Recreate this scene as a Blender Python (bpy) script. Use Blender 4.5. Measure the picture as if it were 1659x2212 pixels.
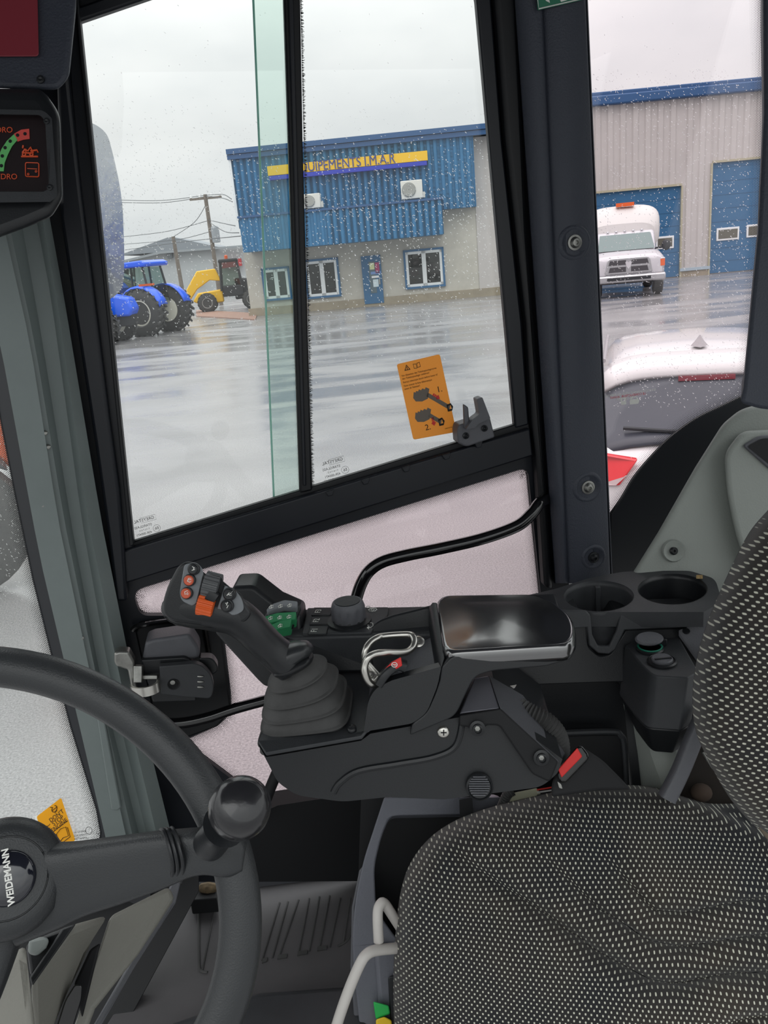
import bpy, bmesh, math, random
from mathutils import Vector as V, Matrix, noise
from mathutils.geometry import tessellate_polygon
random.seed(7)
for o in list(bpy.data.objects): bpy.data.objects.remove(o)
SC = bpy.context.scene
COL = SC.collection
# ---------------------------------------------------------------- camera
FPX, CX, CY, H = 1750.0, 829.5, 1106.0, 2.2
PITCH, ROLL = math.radians(17.34), math.radians(5.2)
R0 = V((1,0,0)); U0 = V((0,math.sin(PITCH),math.cos(PITCH))); F = V((0,math.cos(PITCH),-math.sin(PITCH)))
R = math.cos(ROLL)*R0 - math.sin(ROLL)*U0
U = math.sin(ROLL)*R0 + math.cos(ROLL)*U0
C0 = V((0,0,H))
cd = bpy.data.cameras.new('camera'); cam = bpy.data.objects.new('camera', cd); COL.objects.link(cam)
M = Matrix((R, U, -F)).transposed().to_4x4(); M.translation = C0
cam.matrix_world = M
cd.sensor_fit = 'VERTICAL'; cd.sensor_height = 24.0; cd.lens = 24.0*FPX/2212.0
cd.clip_start = 0.02; cd.clip_end = 1000
SC.camera = cam
SC.view_settings.view_transform = 'Standard'; SC.view_settings.look = 'None'
SC.view_settings.gamma = 1; SC.view_settings.use_curve_mapping = False
SC.view_settings.exposure = 0.53
# ---------------------------------------------------------------- overcast sky
wd = bpy.data.worlds.new('overcast_sky'); SC.world = wd; wd.use_nodes = True
nt = wd.node_tree; nt.nodes.clear()
def N(t, typ, **k):
    n = t.nodes.new(typ)
    for a, b in k.items():
        if a.startswith('i_'): n.inputs[int(a[2:])].default_value = b
        else: setattr(n, a, b)
    return n
tc = N(nt,'ShaderNodeTexCoord'); mp = N(nt,'ShaderNodeMapping'); mp.inputs['Scale'].default_value = (1,1,2.2)
nz = N(nt,'ShaderNodeTexNoise'); nz.inputs['Scale'].default_value = 2.3; nz.inputs['Detail'].default_value = 5; nz.inputs['Roughness'].default_value = .5
cr = N(nt,'ShaderNodeValToRGB')
cr.color_ramp.elements[0].position = .33; cr.color_ramp.elements[0].color = (.47,.495,.505,1)
cr.color_ramp.elements[1].position = .62; cr.color_ramp.elements[1].color = (.62,.635,.63,1)
bg = N(nt,'ShaderNodeBackground'); bg.inputs[1].default_value = 1.0
wo = N(nt,'ShaderNodeOutputWorld')
L = nt.links.new
L(tc.outputs['Generated'], mp.inputs[0]); L(mp.outputs[0], nz.inputs[0]); L(nz.outputs[0], cr.inputs[0]); 
sx_ = N(nt,'ShaderNodeSeparateXYZ'); L(tc.outputs['Generated'], sx_.inputs[0])      # overcast sky: brighter towards the zenith
mr_ = N(nt,'ShaderNodeMapRange'); mr_.inputs[1].default_value = .15; mr_.inputs[2].default_value = 1; mr_.inputs[3].default_value = 1; mr_.inputs[4].default_value = 2.9; L(sx_.outputs[2], mr_.inputs[0]); L(mr_.outputs[0], bg.inputs[1])
L(cr.outputs[0], bg.inputs[0]); L(bg.outputs[0], wo.inputs[0])
# soft sun behind the clouds
sd = bpy.data.lights.new('cloudy_sun','SUN'); sd.energy = .5; sd.angle = math.radians(60); sd.color = (1,.98,.95)
so = bpy.data.objects.new('cloudy_sun', sd); COL.objects.link(so); so.rotation_euler = (math.radians(28), 0, math.radians(-25))
# ---------------------------------------------------------------- geometry helpers
def ray(x, y): return F + ((x-CX)/FPX)*R - ((y-CY)/FPX)*U
def P(x, y, d): return C0 + d*ray(x, y)
def onpl(x, y, p0, n):
    r = ray(x, y); return C0 + r*((p0-C0).dot(n)/r.dot(n))
def Z(x, y, z): return onpl(x, y, V((0,0,z)), V((0,0,1)))
WN = V((math.sin(math.radians(10)), -math.cos(math.radians(10)), 0)).normalized()   # towards the cab inside
WP = V((0,1.2,0))
WX = V((math.cos(math.radians(10)), math.sin(math.radians(10)), 0))
def W(x, y, off=0.0): return onpl(x, y, WP + WN*off, WN)
def rp(pts, n=5):
    out = []; k = len(pts)
    for i, p in enumerate(pts):
        if len(p) < 3 or p[2] <= 0: out.append((p[0], p[1])); continue
        a = V(pts[i-1][:2]); b = V(p[:2]); c = V(pts[(i+1) % k][:2]); r = p[2]
        u = (a-b); v = (c-b); r = min(r, u.length*.49, v.length*.49); s = b+u.normalized()*r; e = b+v.normalized()*r
        for j in range(n+1):
            t = j/n; q = s*(1-t)**2 + b*2*t*(1-t) + e*t*t; out.append((q.x, q.y))
    return out
def spl(pts, n=6, closed=False):
    pts = [V(p) for p in pts]; out = []; k = len(pts)
    for i in range(k if closed else k-1):
        p0 = pts[i-1] if (i > 0 or closed) else pts[0]; p1 = pts[i]; p2 = pts[(i+1) % k]
        p3 = pts[(i+2) % k] if (i+2 < k or closed) else pts[-1]
        for j in range(n):
            t = j/n
            out.append(.5*((2*p1)+(p2-p0)*t+(2*p0-5*p1+4*p2-p3)*t*t+(3*p1-p0-3*p2+p3)*t**3))
    if not closed: out.append(pts[-1])
    return out
def org(o):
    v = V((0,0,0))
    while o is not None: v = v + o.location; o = o.parent
    return v
class MB:
    def __init__(s): s.v = []; s.f = []; s.uv = None
    def add(s, vs, fs):
        b = len(s.v); s.v += [V(v) for v in vs]; s.f += [tuple(i+b for i in f) for f in fs]; return s
    def prism(s, pts, vec, holes=None):
        loops = [list(pts)] + [list(h) for h in (holes or [])]
        vec = V(vec)
        if vec.normalized().dot(F) > .99995 and len(pts) > 2:      # depth of a part seen end-on: straight back along the line of its own centre
            c = sum((V(p) for p in pts), V((0,0,0)))/len(pts); vec = (c-C0)/(c-C0).dot(F)*vec.length
        if not holes:
            n = len(pts); s.add(list(pts)+[V(p)+vec for p in pts], [tuple(range(n)), tuple(range(2*n-1, n-1, -1))]+[(i, (i+1) % n, n+(i+1) % n, n+i) for i in range(n)])
            return s
        flat = [V(p) for l in loops for p in l]; n = len(flat)
        tr = tessellate_polygon(loops)
        fs = [tuple(t) for t in tr]+[tuple(i+n for i in reversed(t)) for t in tr]; b = 0
        for l in loops:
            k = len(l); fs += [(b+i, b+(i+1) % k, n+b+(i+1) % k, n+b+i) for i in range(k)]; b += k
        return s.add(flat+[p+vec for p in flat], fs)
    def tube(s, pts, r, n=10, closed=False, cap=True):
        pts = [V(p) for p in pts]; k = len(pts); rs = r if isinstance(r, (list, tuple)) else [r]*k
        up = None; rings = []
        for i, p in enumerate(pts):
            a = pts[i-1] if (i > 0 or closed) else p; b = pts[(i+1) % k] if (i < k-1 or closed) else p
            t = (b-a).normalized()
            if up is None: up = t.orthogonal().normalized()
            up = (up-t*up.dot(t)).normalized(); w = t.cross(up)
            rings.append([p+(up*math.cos(2*math.pi*j/n)+w*math.sin(2*math.pi*j/n))*rs[i] for j in range(n)])
        return s.loft(rings, cap and not closed, closed)
    def loft(s, rings, cap=True, closed=False):
        n = len(rings[0]); k = len(rings); vs = [p for r in rings for p in r]
        fs = [(i*n+j, i*n+(j+1) % n, ((i+1) % k)*n+(j+1) % n, ((i+1) % k)*n+j) for i in range(k if closed else k-1) for j in range(n)]
        if cap: fs += [tuple(range(n-1, -1, -1)), tuple((k-1)*n+j for j in range(n))]
        return s.add(vs, fs)
    def limb(s, st, n=24, e=2.4, lean=0.0, sm=4):
        # stations (px, py, depth, half width px, half thickness m)
        if sm > 1:
            a = spl([V(q[:3]) for q in st], sm); b = spl([V((q[3], q[4], 0)) for q in st], sm)
            st = [(p.x, p.y, p.z, max(q.x, .1), max(q.y, .0005)) for p, q in zip(a, b)]
        rings = []; k = len(st)
        for i, q in enumerate(st):
            a = st[max(i-1, 0)]; b = st[min(i+1, k-1)]
            t = V((b[0]-a[0], b[1]-a[1])); t = t.normalized() if t.length > 1e-6 else V((1,0))
            sx, sy = -t.y, t.x; side = (R*sx - U*sy)
            c = P(q[0], q[1], q[2]); w = q[3]*q[2]/FPX; ring = []
            for j in range(n):
                th = 2*math.pi*j/n; cs, sn = math.cos(th), math.sin(th)
                ring.append(c+side*(w*math.copysign(abs(cs)**(2/e), cs))+F*(q[4]*math.copysign(abs(sn)**(2/e), sn)))
            rings.append(ring)
        return s.loft(rings)
    def lathe(s, o, ax, prof, n=24, ex=None, sc=(1,1)):
        ax = V(ax).normalized(); ex = (V(ex)-ax*V(ex).dot(ax)).normalized() if ex else ax.orthogonal().normalized(); ey = ax.cross(ex); o = V(o)
        return s.loft([[o+ax*h+(ex*math.cos(2*math.pi*j/n)*sc[0]+ey*math.sin(2*math.pi*j/n)*sc[1])*max(r, 1e-5) for j in range(n)] for r, h in prof])
    def box(s, c, ex, ey, ez):
        c, ex, ey, ez = V(c), V(ex), V(ey), V(ez)
        vs = [c+ex*a+ey*b+ez*d for a in (-1,1) for b in (-1,1) for d in (-1,1)]
        return s.add(vs, [(0,1,3,2),(4,6,7,5),(0,4,5,1),(2,3,7,6),(0,2,6,4),(1,5,7,3)])
    def ell(s, c, ex, ey, ez, n=12, m=8):
        c, ex, ey, ez = V(c), V(ex), V(ey), V(ez); rings = []
        for i in range(m+1):
            a = math.pi*(i/m-.5); cc = max(math.cos(a), .01)
            rings.append([c+ez*math.sin(a)+(ex*math.cos(2*math.pi*j/n)+ey*math.sin(2*math.pi*j/n))*cc for j in range(n)])
        return s.loft(rings)
    def grid(s, rows, uv=None):
        m = len(rows); n = len(rows[0]); b = len(s.v)
        s.add([p for r in rows for p in r], [(i*n+j, i*n+j+1, (i+1)*n+j+1, (i+1)*n+j) for i in range(m-1) for j in range(n-1)])
        if uv is not None: s.uv = uv
        return s
    def build(s, name, m, parent=None, bevel=0, seg=2, sub=0, ang=35, solid=0, label=None, fixn=True):
        o0 = org(parent) if parent else None
        if o0 is None:
            xs = [sum(v[i] for v in s.v)/len(s.v) for i in (0,1)]; o0 = V((xs[0], xs[1], min(v.z for v in s.v)))
        me = bpy.data.meshes.new(name); me.from_pydata([tuple(v-o0) for v in s.v], [], s.f); me.validate()
        if s.uv is not None:
            ul = me.uv_layers.new(name='UVMap')
            for lp in me.loops: ul.data[lp.index].uv = s.uv[lp.vertex_index]
        if fixn:
            bm = bmesh.new(); bm.from_mesh(me); bmesh.ops.recalc_face_normals(bm, faces=bm.faces); bm.to_mesh(me); bm.free()
        me.shade_smooth(); me.set_sharp_from_angle(angle=math.radians(ang))
        if m: me.materials.append(m)
        ob = bpy.data.objects.new(name, me); COL.objects.link(ob)
        if parent: ob.parent = parent
        else: ob.location = o0
        if solid: md = ob.modifiers.new('solid','SOLIDIFY'); md.thickness = solid; md.offset = 0
        if bevel: md = ob.modifiers.new('bevel','BEVEL'); md.width = bevel; md.segments = seg; md.limit_method = 'ANGLE'; md.angle_limit = math.radians(32); md.harden_normals = False
        if sub: md = ob.modifiers.new('sub','SUBSURF'); md.levels = sub; md.render_levels = sub
        if label: ob['label'] = label
        return ob
def tag(o, label=None, cat=None, group=None, kind=None):
    for k, v in (('label', label), ('category', cat), ('group', group), ('kind', kind)):
        if v: o[k] = v
    return o
def empty(name, loc, label=None, cat=None, group=None, kind=None):
    o = bpy.data.objects.new(name, None); COL.objects.link(o); o.location = V(loc); o.empty_display_size = .05
    return tag(o, label, cat, group, kind)
def copy_tree(o, parent=None):
    c = o.copy(); COL.objects.link(c)
    if parent: c.parent = parent
    for ch in list(o.children): copy_tree(ch, c)
    return c
def text(name, body, size, o, ex, ey, m, parent=None, ext=.0002, align='CENTER', sx=1.0, mirror=False, bold=0.0, label=None):
    cu = bpy.data.curves.new(name,'FONT'); cu.body = body; cu.size = size; cu.align_x = align; cu.align_y = 'CENTER'; cu.extrude = ext; cu.offset = bold
    ob = bpy.data.objects.new('tmp', cu); COL.objects.link(ob)
    dg = bpy.context.evaluated_depsgraph_get(); dg.update()
    me = bpy.data.meshes.new_from_object(ob.evaluated_get(dg)); bpy.data.objects.remove(ob)
    ex = V(ex).normalized(); ey = V(ey); ey = (ey-ex*ey.dot(ex)).normalized(); ez = ex.cross(ey)
    if mirror: ex = -ex
    b = MB(); b.v = [V(o)+ex*v.co.x*sx+ey*v.co.y+ez*v.co.z for v in me.vertices]; b.f = [tuple(p.vertices) for p in me.polygons]
    return b.build(name, m, parent, label=label)
# ---------------------------------------------------------------- materials
def lin(c):
    return tuple(((x/255)/12.92 if x/255 <= .04045 else ((x/255+.055)/1.055)**2.4) for x in c)
def mat(name, c, rough=.5, metal=0, bump=0, bs=400, var=0, vs=8, coat=0, spec=.5, trans=0, alpha=1, emit=0, ior=1.45):
    m = bpy.data.materials.new(name); m.use_nodes = True; t = m.node_tree; b = t.nodes['Principled BSDF']
    l = lin(c); b.inputs['Base Color'].default_value = (*l, 1); b.inputs['Roughness'].default_value = rough; b.inputs['Metallic'].default_value = metal
    b.inputs['Specular IOR Level'].default_value = spec; b.inputs['Coat Weight'].default_value = coat; b.inputs['Coat Roughness'].default_value = .08
    b.inputs['Transmission Weight'].default_value = trans; b.inputs['IOR'].default_value = ior
    if emit: b.inputs['Emission Color'].default_value = (*l, 1); b.inputs['Emission Strength'].default_value = emit
    tcn = N(t,'ShaderNodeTexCoord')
    if bump:
        nz = N(t,'ShaderNodeTexNoise'); nz.inputs['Scale'].default_value = bs; nz.inputs['Detail'].default_value = 2
        bp = N(t,'ShaderNodeBump'); bp.inputs['Strength'].default_value = bump; bp.inputs['Distance'].default_value = .6/bs
        t.links.new(tcn.outputs['Object'], nz.inputs[0]); t.links.new(nz.outputs[0], bp.inputs['Height']); t.links.new(bp.outputs[0], b.inputs['Normal'])
    if var:
        nz = N(t,'ShaderNodeTexNoise'); nz.inputs['Scale'].default_value = vs; nz.inputs['Detail'].default_value = 5; nz.inputs['Roughness'].default_value = .65
        cr = N(t,'ShaderNodeValToRGB'); e = cr.color_ramp.elements
        e[0].position = .3; e[1].position = .7; e[0].color = (*[x*(1-var) for x in l],1); e[1].color = (*[min(1,x*(1+var)) for x in l],1)
        t.links.new(tcn.outputs['Object'], nz.inputs[0]); t.links.new(nz.outputs[0], cr.inputs[0]); t.links.new(cr.outputs[0], b.inputs['Base Color'])
        mr = N(t,'ShaderNodeMath', operation='MULTIPLY_ADD'); mr.inputs[1].default_value = .25; mr.inputs[2].default_value = rough-.12
        t.links.new(nz.outputs[0], mr.inputs[0]); t.links.new(mr.outputs[0], b.inputs['Roughness'])
    return m
def glass(name, col=(1,1,1), ior=1.45, rough=0.0, gl=1.0):
    m = bpy.data.materials.new(name); m.use_nodes = True; t = m.node_tree; t.nodes.clear()
    a = N(t,'ShaderNodeBsdfTransparent'); a.inputs[0].default_value = (*col,1); g = N(t,'ShaderNodeBsdfGlossy'); g.inputs[0].default_value = (gl,gl,gl,1); g.inputs['Roughness'].default_value = rough
    f = N(t,'ShaderNodeFresnel'); f.inputs[0].default_value = ior; x = N(t,'ShaderNodeMixShader'); o = N(t,'ShaderNodeOutputMaterial')
    t.links.new(f.outputs[0], x.inputs[0]); t.links.new(a.outputs[0], x.inputs[1]); t.links.new(g.outputs[0], x.inputs[2]); t.links.new(x.outputs[0], o.inputs[0])
    return m
M_blk = mat('black_grained_plastic',(50,52,55),.5,bump=.25,bs=700,var=.12,vs=30)
M_blk2 = mat('deep_black_plastic',(27,29,32),.38,bump=.15,bs=700)
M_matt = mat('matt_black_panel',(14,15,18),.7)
M_gloss = mat('glossy_black_enamel',(14,14,16),.12,coat=.6)
M_rub = mat('black_rubber',(62,62,62),.65,bump=.2,bs=900,var=.25,vs=25)
M_frame = mat('black_window_frame',(20,23,30),.42)
M_seal = mat('black_rubber_seal',(13,15,19),.5)
M_pil = mat('grained_pillar_cover',(54,58,68),.55,bump=.5,bs=420)
M_grey = mat('grey_green_paint',(116,125,124),.42,bump=.05,bs=120,var=.06,vs=10)
M_trim = mat('grey_green_trim_plastic',(140,145,140),.55,bump=.3,bs=380,var=.04)
M_dgrey = mat('dark_grey_plastic',(84,85,90),.5,bump=.3,bs=500,var=.1,vs=20)
M_wheel = mat('steering_wheel_foam',(47,49,51),.38,bump=.4,bs=800)
M_knob = mat('shiny_black_knob',(30,30,33),.24,coat=.3,bump=.06,bs=220)
M_pad = mat('polished_armrest_skin',(24,25,28),.19,coat=.3,ior=2.6)
M_steel = mat('brushed_steel',(200,198,192),.3,metal=1)
M_zinc = mat('dull_zinc_steel',(150,150,146),.42,metal=1,var=.25,vs=60)
M_silver = mat('silver_painted_tube',(186,182,178),.42,var=.05)
M_red = mat('red_plastic',(205,42,40),.4)
M_green = mat('green_switch_plastic',(48,128,84),.4)
M_orange = mat('orange_plastic',(214,92,38),.42,bump=.1)
M_lgrey = mat('grey_keypad_plastic',(118,122,126),.5)
M_white = mat('white_print',(225,225,220),.6)
M_ink = mat('black_print',(20,18,14),.6)
def sticker(name, c):
    m = mat(name, c, .5); t = m.node_tree; b = t.nodes['Principled BSDF']; tr = N(t,'ShaderNodeBsdfTranslucent'); tr.inputs[0].default_value = (*lin(c),1)
    mx = N(t,'ShaderNodeMixShader'); mx.inputs[0].default_value = .6; o = t.nodes['Material Output']
    t.links.new(b.outputs[0], mx.inputs[1]); t.links.new(tr.outputs[0], mx.inputs[2]); t.links.new(mx.outputs[0], o.inputs[0]); return m
M_stick = sticker('orange_yellow_sticker',(255,200,105)); M_stick2 = sticker('yellow_sticker',(255,205,50))
G_clear = glass('clear_glass',(.985,.99,.985),1.38)
G_band = glass('green_edged_glass',(.87,.94,.91),1.4)
G_pink = glass('rose_tinted_glass',(.95,.875,.89),1.38)
G_rear = glass('rose_rear_glass',(1.0,.955,.97),1.38)
G_dark = glass('dark_vehicle_glass',(.16,.18,.2),1.5)
# ================================================================ OUTSIDE: yard and buildings
def asphalt():
    m = bpy.data.materials.new('wet_asphalt'); m.use_nodes = True; t = m.node_tree; b = t.nodes['Principled BSDF']
    tcn = N(t,'ShaderNodeTexCoord'); mp = N(t,'ShaderNodeMapping'); mp.inputs['Scale'].default_value = (.16,.42,1); mp.inputs['Rotation'].default_value = (0,0,.25)
    t.links.new(tcn.outputs['Object'], mp.inputs[0])
    n1 = N(t,'ShaderNodeTexNoise'); n1.inputs['Scale'].default_value = 1.4; n1.inputs['Detail'].default_value = 6; n1.inputs['Roughness'].default_value = .55; n1.inputs['Distortion'].default_value = .8
    t.links.new(mp.outputs[0], n1.inputs[0])
    c1 = N(t,'ShaderNodeValToRGB'); e = c1.color_ramp.elements; e[0].position = .42; e[1].position = .62; e[0].color = (.15,.15,.15,1); e[1].color = (.40,.40,.40,1)
    t.links.new(n1.outputs[0], c1.inputs[0]); t.links.new(c1.outputs[0], b.inputs['Roughness'])
    n2 = N(t,'ShaderNodeTexNoise'); n2.inputs['Scale'].default_value = 85; n2.inputs['Detail'].default_value = 3; n2.inputs['Roughness'].default_value = .8
    t.links.new(tcn.outputs['Object'], n2.inputs[0])
    c2 = N(t,'ShaderNodeValToRGB'); e = c2.color_ramp.elements; e[0].position = .36; e[1].position = .66; e[0].color = (.19,.187,.19,1); e[1].color = (.46,.45,.455,1)
    t.links.new(n2.outputs[0], c2.inputs[0])
    n3 = N(t,'ShaderNodeTexNoise'); n3.inputs['Scale'].default_value = .5; n3.inputs['Detail'].default_value = 4
    t.links.new(tcn.outputs['Object'], n3.inputs[0])
    mx = N(t,'ShaderNodeMix', data_type='RGBA', blend_type='MULTIPLY'); mx.inputs[0].default_value = .55
    t.links.new(c2.outputs[0], mx.inputs[6]); t.links.new(n3.outputs[0], mx.inputs[7]); t.links.new(mx.outputs[2], b.inputs['Base Color'])
    bp = N(t,'ShaderNodeBump'); bp.inputs['Strength'].default_value = .12; bp.inputs['Distance'].default_value = .003
    t.links.new(n2.outputs[0], bp.inputs['Height']); t.links.new(bp.outputs[0], b.inputs['Normal'])
    b.inputs['Specular IOR Level'].default_value = .9
    return m
M_asph = asphalt()
b = MB(); n = 8
b.grid([[V((-160+320*i/n, -30+230*j/n, 0)) for i in range(n+1)] for j in range(n+1)])
g = b.build('asphalt_yard', M_asph); tag(g, kind='structure')
M_blue = mat('blue_metal_siding',(46,108,150),.42,var=.08,vs=3)
M_bluet = mat('blue_metal_trim',(46,84,128),.4)
M_bdoor = mat('blue_garage_door',(46,98,138),.5,var=.06,vs=2)
M_block = mat('painted_concrete_block',(186,182,172),.8,var=.10,vs=1.6)
M_siding = mat('pale_ribbed_siding',(186,181,178),.55,var=.04,vs=1)
M_cont = mat('concrete_footing',(150,140,122),.85,var=.15,vs=2)
M_pvc = mat('white_window_frame',(225,228,228),.5)
M_ac = mat('white_enamel_casing',(214,212,204),.5)
M_sign = mat('yellow_sign_board',(232,184,34),.5)
M_signb = mat('blue_sign_stripe',(44,58,170),.5)
M_int = mat('dim_showroom_interior',(60,64,62),.9)
def facade_dark():
    return glass('window_pane_glass',(.30,.34,.34),1.5)
G_pane = facade_dark()
class Wall:
    def __init__(s, a, b):
        s.a = Z(a[0], a[1], 0); s.b = Z(b[0], b[1], 0); s.ex = (s.b-s.a).normalized(); s.n = V((s.ex.y, -s.ex.x, 0))
    def uz(s, x, y, off=0):
        p = onpl(x, y, s.a+s.n*off, s.n); return ((p-s.a).dot(s.ex), p.z)
    def p(s, u, z, off=0): return s.a + s.ex*u + s.n*off + V((0,0,z))
    def box(s, b, u0, u1, z0, z1, o0, o1):
        return b.box(s.p((u0+u1)/2,(z0+z1)/2,(o0+o1)/2), s.ex*abs(u1-u0)/2, s.n*abs(o1-o0)/2, V((0,0,abs(z1-z0)/2)))
    def ribs(s, b, u0, u1, z0, z1, o, pitch, dep):
        row = []; u = u0
        while u < u1:
            for k, d in ((0,0),(.35,0),(.45,dep),(.8,dep),(.95,0)):
                if u+k*pitch < u1: row.append((u+k*pitch, o+d))
            u += pitch
        row.append((u1, o)); b.grid([[s.p(a, z, c) for a, c in row] for z in (z0, z1)])
A = Wall((540,684),(1078,637))
# pixel rectangles -> wall coordinates
def R4(w, x0, y0, x1, y1, off=0):
    u0, z1 = w.uz(x0, y0, off); u1, z0 = w.uz(x1, y1, off); return u0, u1, z0, z1
bld = empty('dealership_building', A.p(4,0,-4), 'blue metal clad dealership with a yellow sign above a pale block ground floor', 'building')
uL = A.uz(497,343,.6)[0]; uR = A.uz(1027,440,.0)[0]; uE = A.uz(1165,630)[0]
zt = (A.uz(500,348,.6)[1]+A.uz(1020,268,.6)[1])/2
zb = A.uz(1000,450,0)[1]
uBL = A.uz(522,520)[0]
b = MB(); A.box(b, uBL, uE, 0, zt-.3, -9, 0); b.build('ground_floor_wall', M_block, bld)
# block joints are part of the wall surface: mortar grooves as thin recessed strips would vanish at this distance
b = MB(); A.ribs(b, uL, uR, zb, zt, .6, .30, .05)
A.box(b, uL, uR, zb, zt, .02, .6)
b.build('upper_cladding', M_blue, bld, ang=20)
c0, c1 = A.uz(526,548,1.9)[0], A.uz(959,503,1.9)[0]
zc0 = (A.uz(540,547,1.9)[1]+A.uz(955,503,1.9)[1])/2; zc1 = (A.uz(560,478,1.9)[1]+A.uz(945,421,1.9)[1])/2
b = MB(); A.ribs(b, c0, c1, zc0, zc1, 1.9, .30, .05); A.box(b, c0, c1, zc0, zc1, 0, 1.9); b.build('lower_cladding', M_blue, bld, ang=20)
b = MB(); A.box(b, c0-.05, c1+.05, zc1, zc1+.09, .5, 2.0); b.build('canopy_flashing', M_bluet, bld)
b = MB(); A.box(b, uL-.1, uE, zt, zt+.22, -9, .85); A.box(b, uL-.1, uE, zt-.22, zt-.02, .6, .78); b.build('roof_fascia', M_bluet, bld)
b = MB(); A.box(b, uL-.06, uL+.04, zc1, zt, .55, .72); b.build('downspout', M_pvc, bld)
# white siding bay right of the blue front
b = MB(); A.ribs(b, uR, uE, .25, zt-.22, .04, .9, .03); b.build('white_siding', M_siding, bld, ang=20)
b = MB(); A.box(b, uBL-.1, uE, 0, .38, 0, .12); b.build('footing', M_cont, bld)
# sign
s0 = A.uz(579,378,.9); s1 = A.uz(923,330,.9)
zs = (A.uz(579,366,.9)[1]+A.uz(922,318,.9)[1])/2; ze = (A.uz(579,386,.9)[1]+A.uz(922,340,.9)[1])/2; zz = (A.uz(579,396,.9)[1]+A.uz(922,350,.9)[1])/2
b = MB(); A.box(b, s0[0], s1[0], ze, zs, .65, .9); sg = b.build('sign_board', M_sign, bld)
b = MB(); A.box(b, s0[0]+.05, s1[0]-.05, zz, ze-.02, .65, .95); b.build('sign_stripe', M_signb, bld)
tx0 = A.uz(634,370,.93)[0]; tx1 = A.uz(851,342,.93)[0]
tt = text('sign_lettering', 'EQUIPEMENTS J.M.A.R', .60, A.p((tx0+tx1)/2, (ze+zs)/2, .92), A.ex, V((0,0,1)), mat('navy_sign_letters',(52,66,128),.5), sg, ext=.01, sx=1.0)
w_ = (max(v.co.dot(A.ex) for v in tt.data.vertices)-min(v.co.dot(A.ex) for v in tt.data.vertices)); 
k_ = (tx1-tx0)/w_; c_ = sum((v.co for v in tt.data.vertices), V((0,0,0)))/len(tt.data.vertices)
for v in tt.data.vertices: v.co += A.ex*((v.co-c_).dot(A.ex)*(k_-1))
# windows and door of the ground floor
def wwin(x0, y0, x1, y1, seed):
    u0, z1 = A.uz(x0, y0, .1); u1, z0 = A.uz(x1, y1, .1); dz = (A.uz(x1, y0, .1)[1]) ; f = MB(); t = .10
    A.box(f, u0, u1, z1-t, z1, 0, .12); A.box(f, u0, u1, z0, z0+t, 0, .14); A.box(f, u0, u0+t, z0, z1, 0, .12); A.box(f, u1-t, u1, z0, z1, 0, .12)
    fr = f.build('window_surround', M_bdoor, bld)
    u0 += t; u1 -= t; z0 += t; z1 -= t; t2 = .12; f = MB()
    for a, c, d, e in ((u0,u1,z1-t2,z1),(u0,u1,z0,z0+t2),(u0,u0+t2,z0,z1),(u1-t2,u1,z0,z1),((u0+u1)/2-.1,(u0+u1)/2+.1,z0,z1)): A.box(f, a, c, d, e, .02, .1)
    f.build('window_sash', M_pvc, fr)
    f = MB(); A.box(f, u0+.02, u1-.02, z0+.02, z1-.02, .04, .05); f.build('pane', G_pane, fr)
    rnd = random.Random(seed)
    for k in range(9):
        c = rnd.choice([(40,110,190),(190,60,40),(210,180,60),(150,150,150),(40,60,90),(225,225,225),(70,120,80)])
        f = MB(); a = u0+.15+(u1-u0-.5)*rnd.random(); hh = .15+.35*rnd.random(); zz_ = z0+.1+(z1-z0-.7)*rnd.random()**1.5
        f.ell(A.p(a, zz_+hh/2, .015), A.ex*(.1+.2*rnd.random()), A.n*.02, V((0,0,hh/2)), 10, 6)
        f.build('display_goods', mat('showroom_goods',c,.6), fr)
wwin(563,580,632,646,1); wwin(655,562,738,640,2); wwin(870,541,963,618,3)
u0, z1 = A.uz(779,554,.1); u1, z0 = A.uz(830,655,.1)
f = MB(); A.box(f, u0, u1, .12, z1, 0, .16); dr = f.build('entrance_door', M_bdoor, bld)
f = MB(); A.box(f, u0+.35, u1-.3, z1-1.75, z1-.28, .1, .18); f.build('door_pane', mat('door_glass_dark',(86,104,112),.2), dr)
for i, (du, dz, w, h, c) in enumerate(((.4,.35,.22,.3,(214,220,170)),(.66,.34,.2,.5,(170,70,110)),(.42,.75,.5,.13,(120,150,200)),(.45,.95,.36,.1,(235,235,235)),(.5,1.12,.26,.35,(205,220,225)))):
    f = MB(); A.box(f, u0+du, u0+du+w, z1-dz-h, z1-dz, .18, .19); f.build('paper_notice', mat('paper_notice',c,.8), dr)
f = MB(); A.box(f, u1-.17, u1-.1, 1.0, 1.25, .16, .22); f.build('door_handle', M_zinc, dr)
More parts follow.
